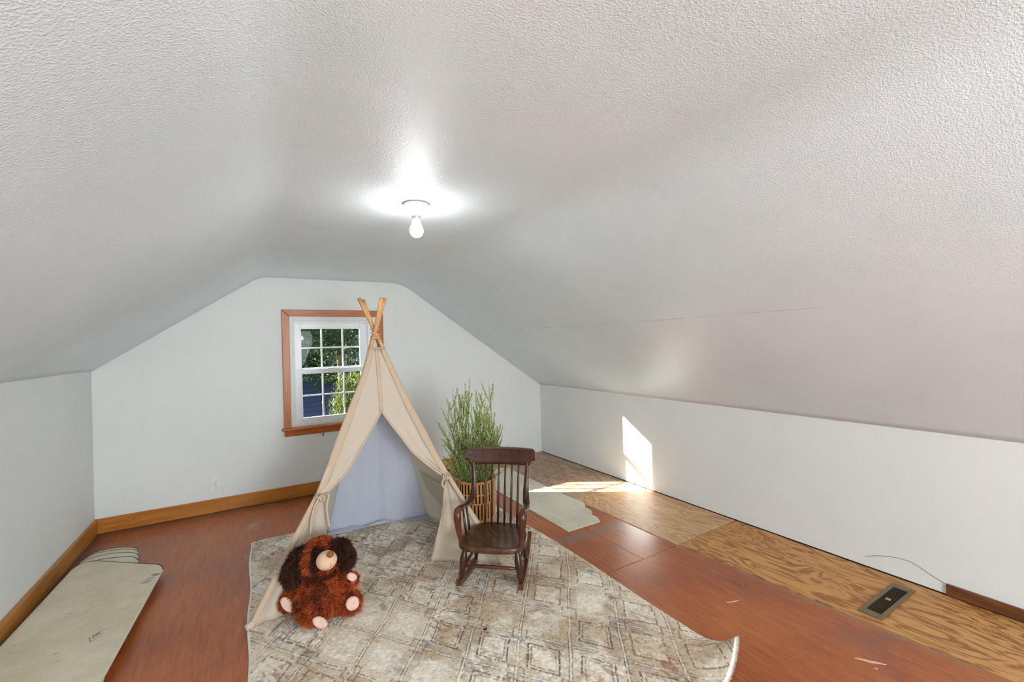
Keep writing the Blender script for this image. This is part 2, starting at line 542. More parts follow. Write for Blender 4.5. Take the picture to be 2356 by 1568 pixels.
g = 0.0016
sheet([(XL, 1.957), (1.198, 1.957), (1.198, DEP), (XL, DEP)], -0.002, M['red'])
sheet([(1.20, 1.957), (2.10, 1.957), (2.10, DEP), (1.20, DEP)], -0.002, M['red'])
sheet([(2.104, 1.957), (2.428, 1.957), (2.405, 3.02), (2.405, DEP), (2.104, DEP)], -0.003, M['red'])
sheet([(XL, REAR), (1.198, REAR), (1.198, 1.954), (XL, 1.954)], -0.002, M['red'])
sheet([(1.20, REAR), (2.815, REAR), (2.445, 1.954), (1.20, 1.954)], -0.002, M['red'])
sheet([(2.412, 3.026), (3.122, 3.026), (3.122, DEP), (2.412, DEP)], 0.0, M['ply_far'])
sheet([(2.434, 1.958), (3.122, 1.975), (3.122, 3.022), (2.412, 3.022)], 0.0, M['ply_mid'])
sheet([(2.452, 1.952), (2.8225, REAR), (3.122, REAR), (3.122, 1.969)], 0.0, M['ply_near'])

# linoleum remnants over the painted boards
lm = MB().prism([(1.955, 2.53), (2.262, 2.527), (2.300, 2.60), (2.300, 2.66), (2.352, 2.73), (2.362, 2.80), (2.352, 2.815), (2.385, 2.84), (2.415, 2.90), (2.400, 3.20), (2.402, 3.9), (2.405, 4.2), (2.16, 4.25), (1.945, 4.22), (1.95, 3.4)], -0.001, 0.0035).build('linoleum_remnant', M['lino'], floor)
lm['label'] = 'worn cream linoleum strip with torn end'

# paint scrape on the red boards near the vent
for (x0, y0, x1, y1, wd) in [(1965, 1512, 2040, 1528, 4.0), (1672, 1385, 1700, 1380, 2.0), (2010, 1535, 2020, 1538, 2.5)]:
    a = fl(x0, y0); b = fl(x1, y1); d = b - a; n = np.array([-d[1], d[0], 0]); n /= np.linalg.norm(n)
    pts = []
    for t in np.linspace(0, 1, 9): pts.append((a + d * t + n * wd * 0.0016 * math.sin(math.pi * t) * (1 + 0.4 * math.sin(9 * t)))[:2])
    for t in np.linspace(1, 0, 9)[1:-1]: pts.append((a + d * t - n * wd * 0.0016 * math.sin(math.pi * t) * (1 + 0.4 * math.cos(13 * t)))[:2])
    MB().prism(pts, -0.002, 0.0004).build('paint_scrape', simple('scraped_pale_primer', (214, 178, 158), 0.6), floor)

# knee walls
def wall_box(name, a, b, m=None):
    return tag(MB().box(a, b).build(name, m or M['wall']), kind='structure')


wall_box('wall_left', (XL - 0.12, REAR, -0.02), (XL, DEP + 0.12, HL + 0.03))
wall_box('wall_right', (XR, REAR, 0.006), (XR + 0.12, DEP + 0.12, HR + 0.03))
tag(MB().box((XR + 0.006, REAR, -0.06), (XR + 0.12, DEP, 0.006)).build('gap_shade_strip', M['darkgap']), kind='structure')  # dark strip in the gap under the wall; its colour stands for shade


# gable walls with a window opening
def gable(name, y0, y1, wx0, wx1, wz0, wz1):
    mb = MB()
    def slab(poly):
        n = len(poly)
        vs = [(p[0], y0, p[1]) for p in poly] + [(p[0], y1, p[1]) for p in poly]
        fs = [tuple(range(n)), tuple(range(2 * n - 1, n - 1, -1))] + [(i, n + i, n + (i + 1) % n, (i + 1) % n) for i in range(n)]
        mb.add(vs, fs)
    s1 = (HC - HL) / (X1 - XL); s2 = (HC - HR) / (XR - X2)
    def top(x):
        e = 0.10
        return (HL + s1 * (x - XL) if x < X1 else HC if x < X2 else HC - s2 * (x - X2)) + e
    slab([(XL - 0.1, -0.02), (wx0, -0.02), (wx0, top(wx0))] + ([(X1, top(X1))] if wx0 > X1 else []) + [(XL - 0.1, top(XL - 0.1))])
    slab([(wx1, -0.02), (XR + 0.1, -0.02), (XR + 0.1, top(XR + 0.1)), (X2, top(X2))] + ([(wx1, top(wx1))] if wx1 < X2 else []))
    slab([(wx0, -0.02), (wx1, -0.02), (wx1, wz0), (wx0, wz0)])
    slab([(wx0, wz1), (wx1, wz1), (wx1, top(wx1)), (wx0, top(wx0))])
    return tag(mb.build(name, M['wall']), kind='structure')


gable('wall_back', DEP, DEP + 0.075, 0.292, 1.104, 0.655, 1.70)
gable('wall_front', REAR - 0.14, REAR, -0.15, 1.36 + 0.0, 0.55, 1.85) if False else gable('wall_front', REAR - 0.14, REAR, 0.0, 1.372, 0.55, 1.85)

# ceiling: one skin, slopes and flat run together in soft folds, easing down where it meets the gable
def prof():
    pts = []
    def arc(p0, c, p1, r, n=9):
        a = np.array(p0, float); b = np.array(c, float); d = np.array(p1, float)
        u = (a - b) / np.linalg.norm(a - b); v = (d - b) / np.linalg.norm(d - b)
        s = b + u * r; e = b + v * r
        for t in np.linspace(0, 1, n): pts.append(tuple((1 - t) ** 2 * s + 2 * t * (1 - t) * b + t * t * e))
    A = (XL - 0.02, HL - 0.014); B = (X1, HC); C2 = (X2, HC); Dd = (XR + 0.02, HR - 0.014)
    pts.append(A)
    for t in np.linspace(0.06, 0.88, 16): pts.append((A[0] + (B[0] - A[0]) * t, A[1] + (B[1] - A[1]) * t))
    arc(A, B, C2, 0.085)
    for t in np.linspace(0.15, 0.85, 12): pts.append((B[0] + (C2[0] - B[0]) * t, HC))
    arc(B, C2, Dd, 0.13)
    for t in np.linspace(0.10, 1.0, 22): pts.append((C2[0] + (Dd[0] - C2[0]) * t, C2[1] + (Dd[1] - C2[1]) * t))
    return pts


PR = np.array(prof())
cenx, cenz = 0.72, 0.9
ys = np.concatenate([np.linspace(REAR - 0.05, 3.4, 40), np.linspace(3.44, DEP + 0.02, 30)])
P = np.zeros((len(ys), len(PR), 3))
for i, y in enumerate(ys):
    lift = 0.040 * (1 - np.clip((y - 4.0) / (DEP - 4.0), 0, 1) ** 2)
    dist = sm(0.0, 0.7, np.minimum(PR[:, 0] - XL, XR - PR[:, 0]))
    sag = 0.003 * np.sin(y * 2.1 + PR[:, 0] * 3)
    P[i, :, 0] = PR[:, 0]; P[i, :, 1] = y
    P[i, :, 2] = PR[:, 1] + (lift * 0.6 * (0.35 + 0.65 * dist) + sag * dist) * (1 if y < 4.5 else 0.3)
ceil = MB().grid(P)
ceil_o = tag(ceil.build('ceiling', M['ceil'], smooth=True, origin=(0, 0, HC)), kind='structure')
md = ceil_o.modifiers.new('solid', 'SOLIDIFY'); md.thickness = 0.08; md.offset = -1 if ceil_o.data.polygons[0].normal.z < 0 else 1
ceil_n = ceil_o.data.polygons[0].normal.z

# baseboards
def baseboard(name, pts, m, label=None):
    o = tag(MB().box(*pts).build(name, m, bevel=0.003), kind='structure')
    return o


baseboard('baseboard_back', ((XL, DEP - 0.019, -0.001), (1.98, DEP, 0.113)), M['base'])
baseboard('baseboard_left', ((XL, REAR, -0.001), (XL + 0.019, DEP - 0.019, 0.114)), M['base_l'])
baseboard('baseboard_right', ((XR - 0.016, REAR, 0.006), (XR, 0.803, 0.064)), M['base_r'])

# ------------------------------------------------------------------ gable window
W = thing('window_1', None, None, (0.7, DEP, 0.65), kind='structure')
def casing():
    y0, y1 = DEP - 0.020, DEP
    def board(name, poly, m):
        n = len(poly)
        mb = MB().add([(p[0], y0, p[1]) for p in poly] + [(p[0], y1, p[1]) for p in poly],
                      [tuple(range(n)), tuple(range(2 * n - 1, n - 1, -1))] + [(i, n + i, n + (i + 1) % n, (i + 1) % n) for i in range(n)])
        return mb.build(name, m, W, bevel=0.005, seg=3)
    x0, x1, z0, z1, c = 0.233, 1.166, 0.652, 1.758, 0.063
    board('window_casing', [(x0, z1), (x1, z1), (x1 - c, z1 - c), (x0 + c, z1 - c)], M['trimwood'])
    board('window_casing', [(x0, z0), (x0 + c, z0), (x0 + c, z1 - c), (x0, z1)], M['trimwood_v'])
    board('window_casing', [(x1 - c, z0), (x1, z0), (x1, z1), (x1 - c, z1 - c)], M['trimwood_v'])


casing()
MB().box((0.214, DEP - 0.048, 0.630), (1.185, DEP + 0.01, 0.652)).build('window_stool', M['trimwood'], W, bevel=0.006, seg=3)
mb = MB()
pr = [(DEP, 0.572), (DEP - 0.010, 0.572), (DEP - 0.016, 0.590), (DEP - 0.020, 0.612), (DEP - 0.032, 0.630), (DEP, 0.630)]
n = len(pr)
mb.add([(0.236, a, b) for a, b in pr] + [(1.163, a, b) for a, b in pr], [tuple(range(n)), tuple(range(2 * n - 1, n - 1, -1))] + [(i, n + i, n + (i + 1) % n, (i + 1) % n) for i in range(n)])
mb.build('window_apron', M['trimwood'], W)


def frame(mb, x0, x1, z0, z1, l, r, b, t, y0, y1):
    mb.box((x0, y0, z0), (x0 + l, y1, z1)); mb.box((x1 - r, y0, z0), (x1, y1, z1))
    mb.box((x0 + l, y0, z0), (x1 - r, y1, z0 + b)); mb.box((x0 + l, y0, z1 - t), (x1 - r, y1, z1))
    return mb


frame(MB(), 0.292, 1.104, 0.655, 1.697, 0.048, 0.048, 0.028, 0.055, DEP - 0.004, DEP + 0.072).build('window_jamb', M['jamb'], W, bevel=0.002)
frame(MB(), 0.336, 1.062, 0.681, 1.646, 0.014, 0.014, 0.012, 0.012, DEP + 0.002, DEP + 0.070).build('window_track', M['vinyl'], W, bevel=0.001)
GX0, GX1 = 0.398, 0.998
gx = [0.398, 0.569, 0.589, 0.765, 0.785, 0.938]
GX1 = 0.938


def sash(name, z0, z1, gz0, gz1, mz, y0, y1):
    s = frame(MB(), 0.349, 1.012, z0, z1, gx[0] - 0.349, 1.012 - GX1, gz0 - z0, z1 - gz1, y0, y1).build(name, M['vinyl'], W, bevel=0.003)
    # raised glazing bead
    bd = frame(MB(), gx[0] - 0.012, GX1 + 0.012, gz0 - 0.012, gz1 + 0.012, 0.012, 0.012, 0.012, 0.012, y0 - 0.004, y0 + 0.004)
    bd.build('glazing_bead', M['vinyl'], s, bevel=0.0015)
    ym = (y0 + y1) / 2
    for a, b in ((gx[1], gx[2]), (gx[3], gx[4])):
        MB().box((a + 0.003, ym - 0.006, gz0), (b - 0.003, ym + 0.006, gz1)).build('muntin', M['vinyl'], s, bevel=0.001)
    MB().box((gx[0], ym - 0.0062, mz - 0.007), (GX1, ym + 0.0062, mz + 0.007)).build('muntin', M['vinyl'], s, bevel=0.001)
    for a, b in ((gx[0], gx[1] + 0.01), (gx[2] - 0.01, gx[3] + 0.01), (gx[4] - 0.01, GX1)):
        for c, d in ((gz0, mz), (mz, gz1)):
            MB().add([(a, ym + 0.001, c), (b, ym + 0.001, c), (b, ym + 0.001, d), (a, ym + 0.001, d)], [(0, 1, 2, 3)]).build('window_pane', M['glass'], s)


sash('upper_sash', 1.180, 1.634, 1.202, 1.577, 1.394, DEP + 0.040, DEP + 0.068)
sash('lower_sash', 0.693, 1.190, 0.730, 1.146, 0.938, DEP + 0.010, DEP + 0.038)
MB().box((0.62, DEP + 0.006, 1.186), (0.68, DEP + 0.03, 1.196)).build('sash_lock', M['vinyl'], W, bevel=0.003)
MB().box((1.060, DEP + 0.02, 0.69), (1.012, DEP + 0.070, 1.64)).build('side_channel', M['vinyl'], W)

# rear gable window behind the viewpoint (frame only; an added area light shines in through it)
W2 = thing('window_2', None, None, (0.69, REAR, 0.55), kind='structure')
frame(MB(), 0.0, 1.372, 0.55, 1.85, 0.05, 0.05, 0.05, 0.05, REAR - 0.12, REAR + 0.01).build('window_frame', M['vinyl'], W2)

# ------------------------------------------------------------------ ceiling bulb
BX, BY = 0.689, 2.018
BZ = HC + 0.015
L = thing('ceiling_light', 'bare lit bulb in a white porcelain lampholder on the flat ceiling', 'ceiling light', (BX, BY, BZ))
MB().lathe([(0.0, 0.004), (0.060, 0.004), (0.063, -0.004), (0.060, -0.012), (0.045, -0.019), (0.030, -0.024), (0.025, -0.030), (0.0245, -0.048), (0.022, -0.051), (0, -0.051)], (BX, BY, BZ), 32).build('lampholder', M['porcelain'], L, smooth=True)
MB().lathe([(0, -0.050), (0.0205, -0.050), (0.0215, -0.054), (0.0195, -0.058), (0.021, -0.064), (0.0195, -0.070), (0, -0.070)], (BX, BY, BZ), 24).build('bulb_base', M['socket'], L, smooth=True)
bp = [(0.0, -0.069), (0.0185, -0.069), (0.019, -0.080), (0.022, -0.090), (0.0285, -0.103), (0.0315, -0.117), (0.031, -0.129), (0.026, -0.141), (0.016, -0.149), (0.006, -0.1525), (0.0, -0.153)]
MB().lathe(bp, (BX, BY, BZ), 32).build('bulb', M['bulb'], L, smooth=True)

# ------------------------------------------------------------------ outside the gable window: lawn, blue house, trees
GZ = -2.9
tag(MB().box((-14, DEP + 0.5, GZ - 0.1), (20, 34, GZ)).build('ground', simple('garden_ground', (40, 52, 26), 0.95, 0.2, 0.2, 2)), kind='structure')
H = thing('blue_house', 'blue lap-sided house seen between branches through the window', 'house', (3.2, 16, GZ))
sid = simple('blue_lap_siding', (34, 42, 62), 0.7, 0.3, 0.05)
hx0, hx1, hy, hz1 = 0.2, 5.2, 15.2, 0.75
MB().box((hx0, hy + 0.05, GZ), (hx1, hy + 4, hz1)).build('wall', sid, H)
for i in range(22):
    z0 = GZ + 0.2 + i * 0.158
    MB().add([(hx0, hy + 0.05, z0 + 0.16), (hx1, hy + 0.05, z0 + 0.16), (hx1, hy - 0.0, z0), (hx0, hy - 0.0, z0), (hx0, hy + 0.06, z0), (hx1, hy + 0.06, z0)],
             [(0, 1, 2, 3), (3, 2, 5, 4), (0, 3, 4), (1, 5, 2)]).build('siding_board', sid, H)
MB().add([(hx0 - 0.3, hy - 0.4, hz1 - 0.05), (hx1 + 0.3, hy - 0.4, hz1 - 0.05), (hx1 + 0.3, hy + 2.1, hz1 + 1.1), (hx0 - 0.3, hy + 2.1, hz1 + 1.1),
          (hx0 - 0.3, hy - 0.4, hz1 - 0.17), (hx1 + 0.3, hy - 0.4, hz1 - 0.17), (hx1 + 0.3, hy + 4.6, hz1 - 0.1), (hx0 - 0.3, hy + 4.6, hz1 - 0.1)],
         [(0, 1, 2, 3), (4, 5, 1, 0), (3, 2, 6, 7), (4, 0, 3, 7), (1, 5, 6, 2)]).build('roof', simple('dark_roof_shingle', (34, 34, 40), 0.9), H)
for wx in (3.5,):
    f_ = frame(MB(), wx, wx + 0.9, -1.2, 0.1, 0.07, 0.07, 0.07, 0.07, hy - 0.06, hy + 0.04).build('house_window', M['vinyl'], H)
    MB().box((wx + 0.06, hy - 0.02, -1.14), (wx + 0.84, hy, 0.04)).build('pane', simple('sky_reflecting_pane', (60, 90, 110), 0.1), f_)


def leaves(n, cx, cy, cz, rx, ry, rz, size, seed, droop=0.3, hollow=0.55, clump=26):
    rs = np.random.RandomState(seed)
    cl = rs.normal(size=(clump, 3)); cl /= np.linalg.norm(cl, axis=1)[:, None]
    cl *= rs.uniform(hollow, 1.0, (clump, 1))
    idx = rs.randint(0, clump, n)
    p = cl[idx] + rs.normal(scale=0.17, size=(n, 3))
    p = p * np.array([rx, ry, rz]) + np.array([cx, cy, cz])
    a = rs.normal(size=(n, 3)); a[:, 2] -= droop * 2; a /= np.linalg.norm(a, axis=1)[:, None]
    b = np.cross(a, rs.normal(size=(n, 3))); b /= np.linalg.norm(b, axis=1)[:, None]
    s = size * rs.uniform(0.6, 1.3, (n, 1))
    c = np.cross(a, b)
    v = np.stack([p - a * s, p + b * s * 0.22 + c * s * 0.06, p + a * s, p - b * s * 0.22 + c * s * 0.06], 1).reshape(-1, 3)
    return v, rs


def leaf_mat(name, d, l, tr=0.5):
    k = N(name, 0.45, 0.35)
    nz = k.noise(k.geo(), 2.3, 3)
    c = k.ramp(nz, [(0.35, lin(d)), (0.65, lin(l))]); k.color(c)
    t = k.n('ShaderNodeBsdfTranslucent'); k.link(k.mix(1.0, c, (1.0, 1.0, 0.45, 1), 'MULTIPLY'), t.inputs[0])
    mx = k.n('ShaderNodeMixShader'); mx.inputs[0].default_value = tr
    k.link(k.b.outputs[0], mx.inputs[1]); k.link(t.outputs[0], mx.inputs[2]); k.link(mx.outputs[0], k.t.nodes['Material Output'].inputs[0])
    return k.m


bark = simple('tree_bark', (92, 76, 56), 0.9, 0.2, 0.2, 8)
lm_d = leaf_mat('dark_green_leaves', (20, 36, 14), (48, 68, 24))
lm_y = leaf_mat('yellow_green_leaves', (46, 58, 18), (84, 90, 36))
lm_g = leaf_mat('mid_green_leaves', (22, 38, 15), (54, 74, 26))


def tree(label, x, y, zc, rx, ry, rz, n, size, mat_, seed, name='garden_tree', trunk=0.09):
    t = thing(name, label, 'tree', (x, y, GZ), group=None)
    rs = random.Random(seed)
    pts = [(x, y, GZ), (x + 0.08, y, GZ + (zc - GZ) * 0.4), (x - 0.06, y + 0.05, zc - rz * 0.3), (x + 0.05, y, zc + rz * 0.6)]
    MB().tube(pts, [trunk * 1.2, trunk, trunk * 0.7, trunk * 0.25], 9).build('trunk', bark, t, smooth=True)
    for i in range(6):
        an = rs.uniform(0, 6.28); zz = zc - rz * 0.5 + i * rz * 0.2
        MB().tube([(x, y, zz), (x + math.cos(an) * rx * 0.4, y + math.sin(an) * ry * 0.4, zz + 0.25), (x + math.cos(an) * rx * 0.85, y + math.sin(an) * ry * 0.85, zz + 0.35)], [trunk * 0.4, trunk * 0.25, trunk * 0.08], 6).build('branch', bark, t, smooth=True)
    v, _ = leaves(n, x, y, zc, rx, ry, rz, size, seed)
    me = bpy.data.meshes.new('foliage')
    v = v - np.array(world_of(t))
    me.from_pydata(v.tolist(), [], [(4 * i, 4 * i + 1, 4 * i + 2, 4 * i + 3) for i in range(n)])
    me.materials.append(mat_)
    o = bpy.data.objects.new('foliage', me); SC.collection.objects.link(o); o.parent = t; o['kind'] = 'stuff'
    return t


tree('yellow-green leafy tree with a pale trunk, nearest outside the window', 1.84, 9.2, -0.05, 0.50, 0.55, 0.95, 6500, 0.055, lm_y, 11, 'young_tree', 0.03)
tree('dark leafy tree filling the upper window panes, behind the yellow-green one', 1.9, 11.7, 2.75, 2.2, 1.1, 1.9, 30000, 0.075, lm_g, 12, 'dark_tree')
tree('dense dark tree at the back, beyond the blue house', 9.6, 26.0, 2.4, 5.4, 2.2, 5.2, 14000, 0.24, lm_d, 13, 'backdrop_tree', 0.2)
tree('large dark tree standing left behind the blue house', -3.6, 26.0, 3.2, 4.6, 2.4, 5.8, 14000, 0.24, lm_d, 14, 'backdrop_tree', 0.2)
tree('bright green shrub low in front of the blue siding', 0.98, 7.9, -0.35, 0.30, 0.35, 0.45, 2600, 0.05, lm_g, 15, 'garden_shrub', 0.03)
tree('mid green tree at the right of the window view', 4.3, 9.6, 0.3, 1.1, 0.9, 2.0, 9000, 0.08, lm_g, 16, 'side_tree', 0.07)
tree('deep green tree between the dark leafy tree and the blue house', 2.6, 14.2, 1.9, 2.4, 0.45, 1.5, 30000, 0.07, lm_d, 17, 'dense_tree', 0.08)
# a clipped hedge wall closes the garden behind everything
v, _ = leaves(30000, 3, 31.5, 2.2, 15, 0.7, 7.0, 0.34, 21, 0.1, 0.05, 900)
me = bpy.data.meshes.new('hedge'); off = np.array([3, 31.5, GZ])
me.from_pydata((v - off).tolist(), [], [(4 * i, 4 * i + 1, 4 * i + 2, 4 * i + 3) for i in range(len(v) // 4)]); me.materials.append(lm_d)
hd = bpy.data.objects.new('hedge', me); SC.collection.objects.link(hd); hd.location = off
tag(hd, 'tall dark hedge closing the garden behind the trees', 'hedge', kind='stuff')

# ------------------------------------------------------------------ outlets
def outlet(x, z, label):
    t = thing('wall_outlet', label, 'outlet', (x, DEP, z), group=None)
    w_, h_ = 0.041, 0.064
    y = DEP
    MB().box((x - w_, y - 0.006, z - h_), (x + w_, y, z + h_)).build('cover_plate', M['outlet'], t, bevel=0.003, seg=3)
    for s in (-1, 1):
        cz = z + s * 0.025
        prof_ = []
        vs = []
        for k in range(20):
            an = 2 * math.pi * k / 20
            vs.append((0.0185 * math.cos(an), max(-0.0145, min(0.0145, 0.0185 * math.sin(an)))))
        n_ = 20
        r_ = MB().add([(x + a, y - 0.009, cz + b) for a, b in vs] + [(x + a, y - 0.004, cz + b) for a, b in vs],
                      [tuple(range(n_)), tuple(range(2 * n_ - 1, n_ - 1, -1))] + [(i, n_ + i, n_ + (i + 1) % n_, (i + 1) % n_) for i in range(n_)]).build('receptacle', M['outlet'], t)
        mb = MB()
        mb.box((x - 0.008, y - 0.0094, cz - 0.001), (x - 0.0055, y - 0.0088, cz + 0.009)).box((x + 0.0055, y - 0.0094, cz), (x + 0.008, y - 0.0088, cz + 0.008))
        mb.tube([(x, y - 0.0094, cz - 0.007), (x, y - 0.0088, cz - 0.007)], 0.003, 10)
        sl = mb.build('slots', M['slot'], r_)
    MB().tube([(x, y - 0.0075, z), (x, y - 0.0055, z)], 0.0035, 12).build('screw', M['slot'], t)


outlet(-0.300, 0.233, 'white duplex outlet low on the gable wall, left of the window')
outlet(1.778, 0.246, 'white duplex outlet between the play tent and the potted plant')
nl = MB().tube([(0.566, DEP - 0.016, 0.563), (0.567, DEP, 0.563)], 0.005, 8).add([(0.560, DEP - 0.012, 0.563), (0.574, DEP - 0.012, 0.563), (0.570, DEP - 0.004, 0.535), (0.564, DEP - 0.004, 0.535)], [(0, 1, 2, 3)]).build('nail', M['slot'])
tag(nl, 'small bent nail in the wall under the window apron', 'nail')

# thin wire lying loose up the knee wall
pts = [(XR - 0.003, y, z) for y, z in [(1.16, 0.060), (1.10, 0.088), (1.036, 0.108), (0.99, 0.116), (0.95, 0.116), (0.91, 0.103), (0.869, 0.082), (0.83, 0.067), (0.806, 0.060)]]
tag(MB().tube(pts, 0.0015, 6).build('wire', M['wire']), 'thin grey wire curving up the white wall beside the dark baseboard end', 'wire')

# ------------------------------------------------------------------ floor register
VX0, VX1, VY0, VY1 = 2.590, 3.030, 0.902, 0.998
V = thing('floor_register', 'bronze louvred floor register set in the bare plywood strip', 'vent', ((VX0 + VX1) / 2, (VY0 + VY1) / 2, 0.0005))
z0, z1 = 0.0005, 0.008
fr = MB()
ix0, ix1, iy0, iy1 = VX0 + 0.045, VX1 - 0.045, VY0 + 0.017, VY1 - 0.017
for a, b in (((VX0, VY0), (VX1, iy0)), ((VX0, iy1), (VX1, VY1)), ((VX0, iy0), (ix0, iy1)), ((ix1, iy0), (VX1, iy1))):
    fr.box((a[0], a[1], z0), (b[0], b[1], z1))
fr.build('register_frame', M['bronze'], V, bevel=0.002)
MB().box((ix0, iy0, 0.0008), (ix1, iy1, 0.0015)).build('duct', M['black'], V)
nsl = 27
for i in range(nsl):
    x = ix0 + 0.006 + (ix1 - ix0 - 0.012) * i / (nsl - 1)
    MB().add([(x - 0.0034, iy0, z1 - 0.0005), (x + 0.0044, iy0, z1 - 0.0035), (x + 0.0044, iy1, z1 - 0.0035), (x - 0.0034, iy1, z1 - 0.0005),
              (x - 0.0034, iy0, z1 - 0.002), (x + 0.0044, iy0, z1 - 0.005), (x + 0.0044, iy1, z1 - 0.005), (x - 0.0034, iy1, z1 - 0.002)],
             [(0, 1, 2, 3), (7, 6, 5, 4), (0, 4, 5, 1), (1, 5, 6, 2), (2, 6, 7, 3), (3, 7, 4, 0)]).build('louver', M['bronze'], V)
MB().box(((VX0 + VX1) / 2 - 0.004, iy0 + 0.021, z1 - 0.002), ((VX0 + VX1) / 2 + 0.014, iy1 - 0.021, z1 + 0.003)).build('damper_lever', simple('pale_lever', (170, 160, 140), 0.4), V, bevel=0.001)

# ------------------------------------------------------------------ stack of carpet stair treads (backing up)
def tread_mat():
    k = N('tread_backing_felt', 0.95, 0.1)
    g_ = k.geo()
    c = k.ramp(k.noise(g_, 5, 5, 0.65), [(0.3, lin((216, 203, 172))), (0.65, lin((236, 226, 204)))])
    wv = k.noise(g_, 420, 2, 0.5)
    c = k.mix(k.math('MULTIPLY', wv, 0.28), c, lin((160, 142, 104)))
    sm_ = k.ramp(k.noise(k.mapping(g_, scale=(0.6, 2.2, 1)), 26, 4, 0.7), [(0.66, 0.0), (0.73, 1.0)])
    c = k.mix(k.math('MULTIPLY', sm_, 0.8), c, lin((70, 62, 48)))
    k.color(c); k.bump(wv, 0.3, 0.002)
    return k.m


M['tread'] = tread_mat()
M['binding'] = simple('charcoal_binding', (78, 78, 80), 0.85)
M['tread_face'] = simple('pale_tread_edge', (222, 214, 200), 0.9)


def rounded(poly, rads, n=10):
    out = []
    m = len(poly)
    for i in range(m):
        p = np.array(poly[i], float); a = np.array(poly[i - 1], float); b = np.array(poly[(i + 1) % m], float)
        r = rads[i]
        u = (a - p) / np.linalg.norm(a - p); v = (b - p) / np.linalg.norm(b - p)
        s = p + u * r; e = p + v * r
        for t in np.linspace(0, 1, n): out.append(tuple((1 - t) ** 2 * s + 2 * t * (1 - t) * p + t * t * e))
    return out


def tread(poly, rads, z, label, th=0.009):
    pts = rounded(poly, rads)
    c = np.mean(pts, 0)
    t = thing('stair_tread', label, 'stair tread', (c[0], c[1], z), group=None)
    n_ = len(pts)
    rng = np.random.RandomState(int(z * 1000))
    inner = [tuple(c + (np.array(p) - c) * (1 - 0.010 / np.linalg.norm(np.array(p) - c))) for p in pts]
    mb = MB()
    vs = [(p[0], p[1], z + 0.001) for p in inner] + [(p[0], p[1], z + th - 0.001) for p in inner] + [(c[0] + (p[0] - c[0]) * 0.96, c[1] + (p[1] - c[1]) * 0.985, z + th) for p in inner]
    mb.add(vs, [tuple(range(n_ - 1, -1, -1)), tuple(range(2 * n_, 3 * n_))] + [(i, (i + 1) % n_, n_ + (i + 1) % n_, n_ + i) for i in range(n_)]
           + [(n_ + i, n_ + (i + 1) % n_, 2 * n_ + (i + 1) % n_, 2 * n_ + i) for i in range(n_)])
    mb.build('tread_pad', M['tread'], t)
    mb = MB()
    path = [(p[0], p[1], z + th * 0.62) for p in pts] + [(pts[0][0], pts[0][1], z + th * 0.62)]
    pin = [(p[0], p[1], z + th * 0.5) for p in inner]
    ring = []
    for i in range(n_):
        ring.append([(inner[i][0], inner[i][1], z + 0.0005), (pts[i][0], pts[i][1], z + 0.0005), (pts[i][0], pts[i][1], z + th * 0.85), (inner[i][0], inner[i][1], z + th - 0.0005)])
    ring.append(ring[0])
    q_ = n_ // 4
    end = ring[3 * q_ + 1:n_] + ring[:q_ - 1]; side_ = ring[q_ - 2:3 * q_ + 2]
    MB().grid(end).build('bound_edge', M['binding'], t)
    MB().grid(side_).build('cut_edge', M['tread_face'], t)
    return t


P1 = fl(382, 1297, .055); P2 = fl(183, 1291, .055); P3 = fl(0, 1487, .055); P4 = fl(232, 1568, .055)
d34 = (P3 - P2); d14 = (P4 - P1)
B3 = P2 + d34 * 1.35; B4 = P1 + d14 * 1.35
base_poly = [tuple(P1[:2]), tuple(B4[:2]), tuple(B3[:2]), tuple((P2 + np.array([0.0, 0.03, 0]))[:2])]
tread(base_poly, [0.085, 0.06, 0.06, 0.16], 0.0465, 'top carpet stair tread, stained beige backing up, with a stamped corner')
for i, (lb, yk, z_) in enumerate([('second carpet stair tread, its rounded end showing just behind the top one', 1274, 0.0365),
                                  ('third carpet stair tread from the top, its rounded end between two dark bindings', 1264.5, 0.0270),
                                  ('fourth carpet stair tread from the top of the stack', 1257.5, 0.0170),
                                  ('lowest carpet stair tread, a thin sliver farthest behind the stack', 1253.5, 0.0065)]):
    ap = fl(268, yk, z_ + 0.008)[:2]; e0 = fl(322, yk + 1.5, z_ + 0.008)[:2]; e1 = np.array([-1.0, ap[1] + 0.02])
    f0 = np.array([-0.560, 2.35]); f1 = np.array([-1.035, 2.45])
    tread([tuple(e0), tuple(f0), tuple(f1), tuple(e1)], [0.11, 0.05, 0.05, 0.20], z_, lb)
# illegible stamped mark on the backing
st = MB(); rs = random.Random(4)
A0 = fl(331, 1341, 0.0556); A1 = fl(362, 1318, 0.0556); dv = (A1 - A0); nv = np.array([-dv[1], dv[0], 0]); nv /= np.linalg.norm(nv)
def stroke(mb, p, q, w_):
    d = np.array(q) - np.array(p); n_ = np.array([-d[1], d[0], 0]); n_ = n_ / (np.linalg.norm(n_) + 1e-9) * w_
    mb.add([p - n_, q - n_, q + n_, p + n_], [(0, 1, 2, 3)])
for i in range(11):
    if i in (3, 7): continue
    c = A0 + dv * (i + 0.5) / 11; hh = nv * 0.022
    s = np.linalg.norm(dv) / 26 * dv / np.linalg.norm(dv)
    k_ = rs.choice('NVLIKUM')
    if k_ in 'NMK': stroke(st, c - s - hh, c - s + hh, .0012); stroke(st, c - s + hh, c + s - hh, .0012); stroke(st, c + s - hh, c + s + hh, .0012)
    elif k_ in 'VU': stroke(st, c - s + hh, c - hh, .0012); stroke(st, c - hh, c + s + hh, .0012)
    elif k_ == 'L': stroke(st, c - s + hh, c - s - hh, .0012); stroke(st, c - s - hh, c + s - hh, .0012)
    else: stroke(st, c - hh, c + hh, .0014)
tt = [o for o in SC.objects if o.name == 'stair_tread'][0]
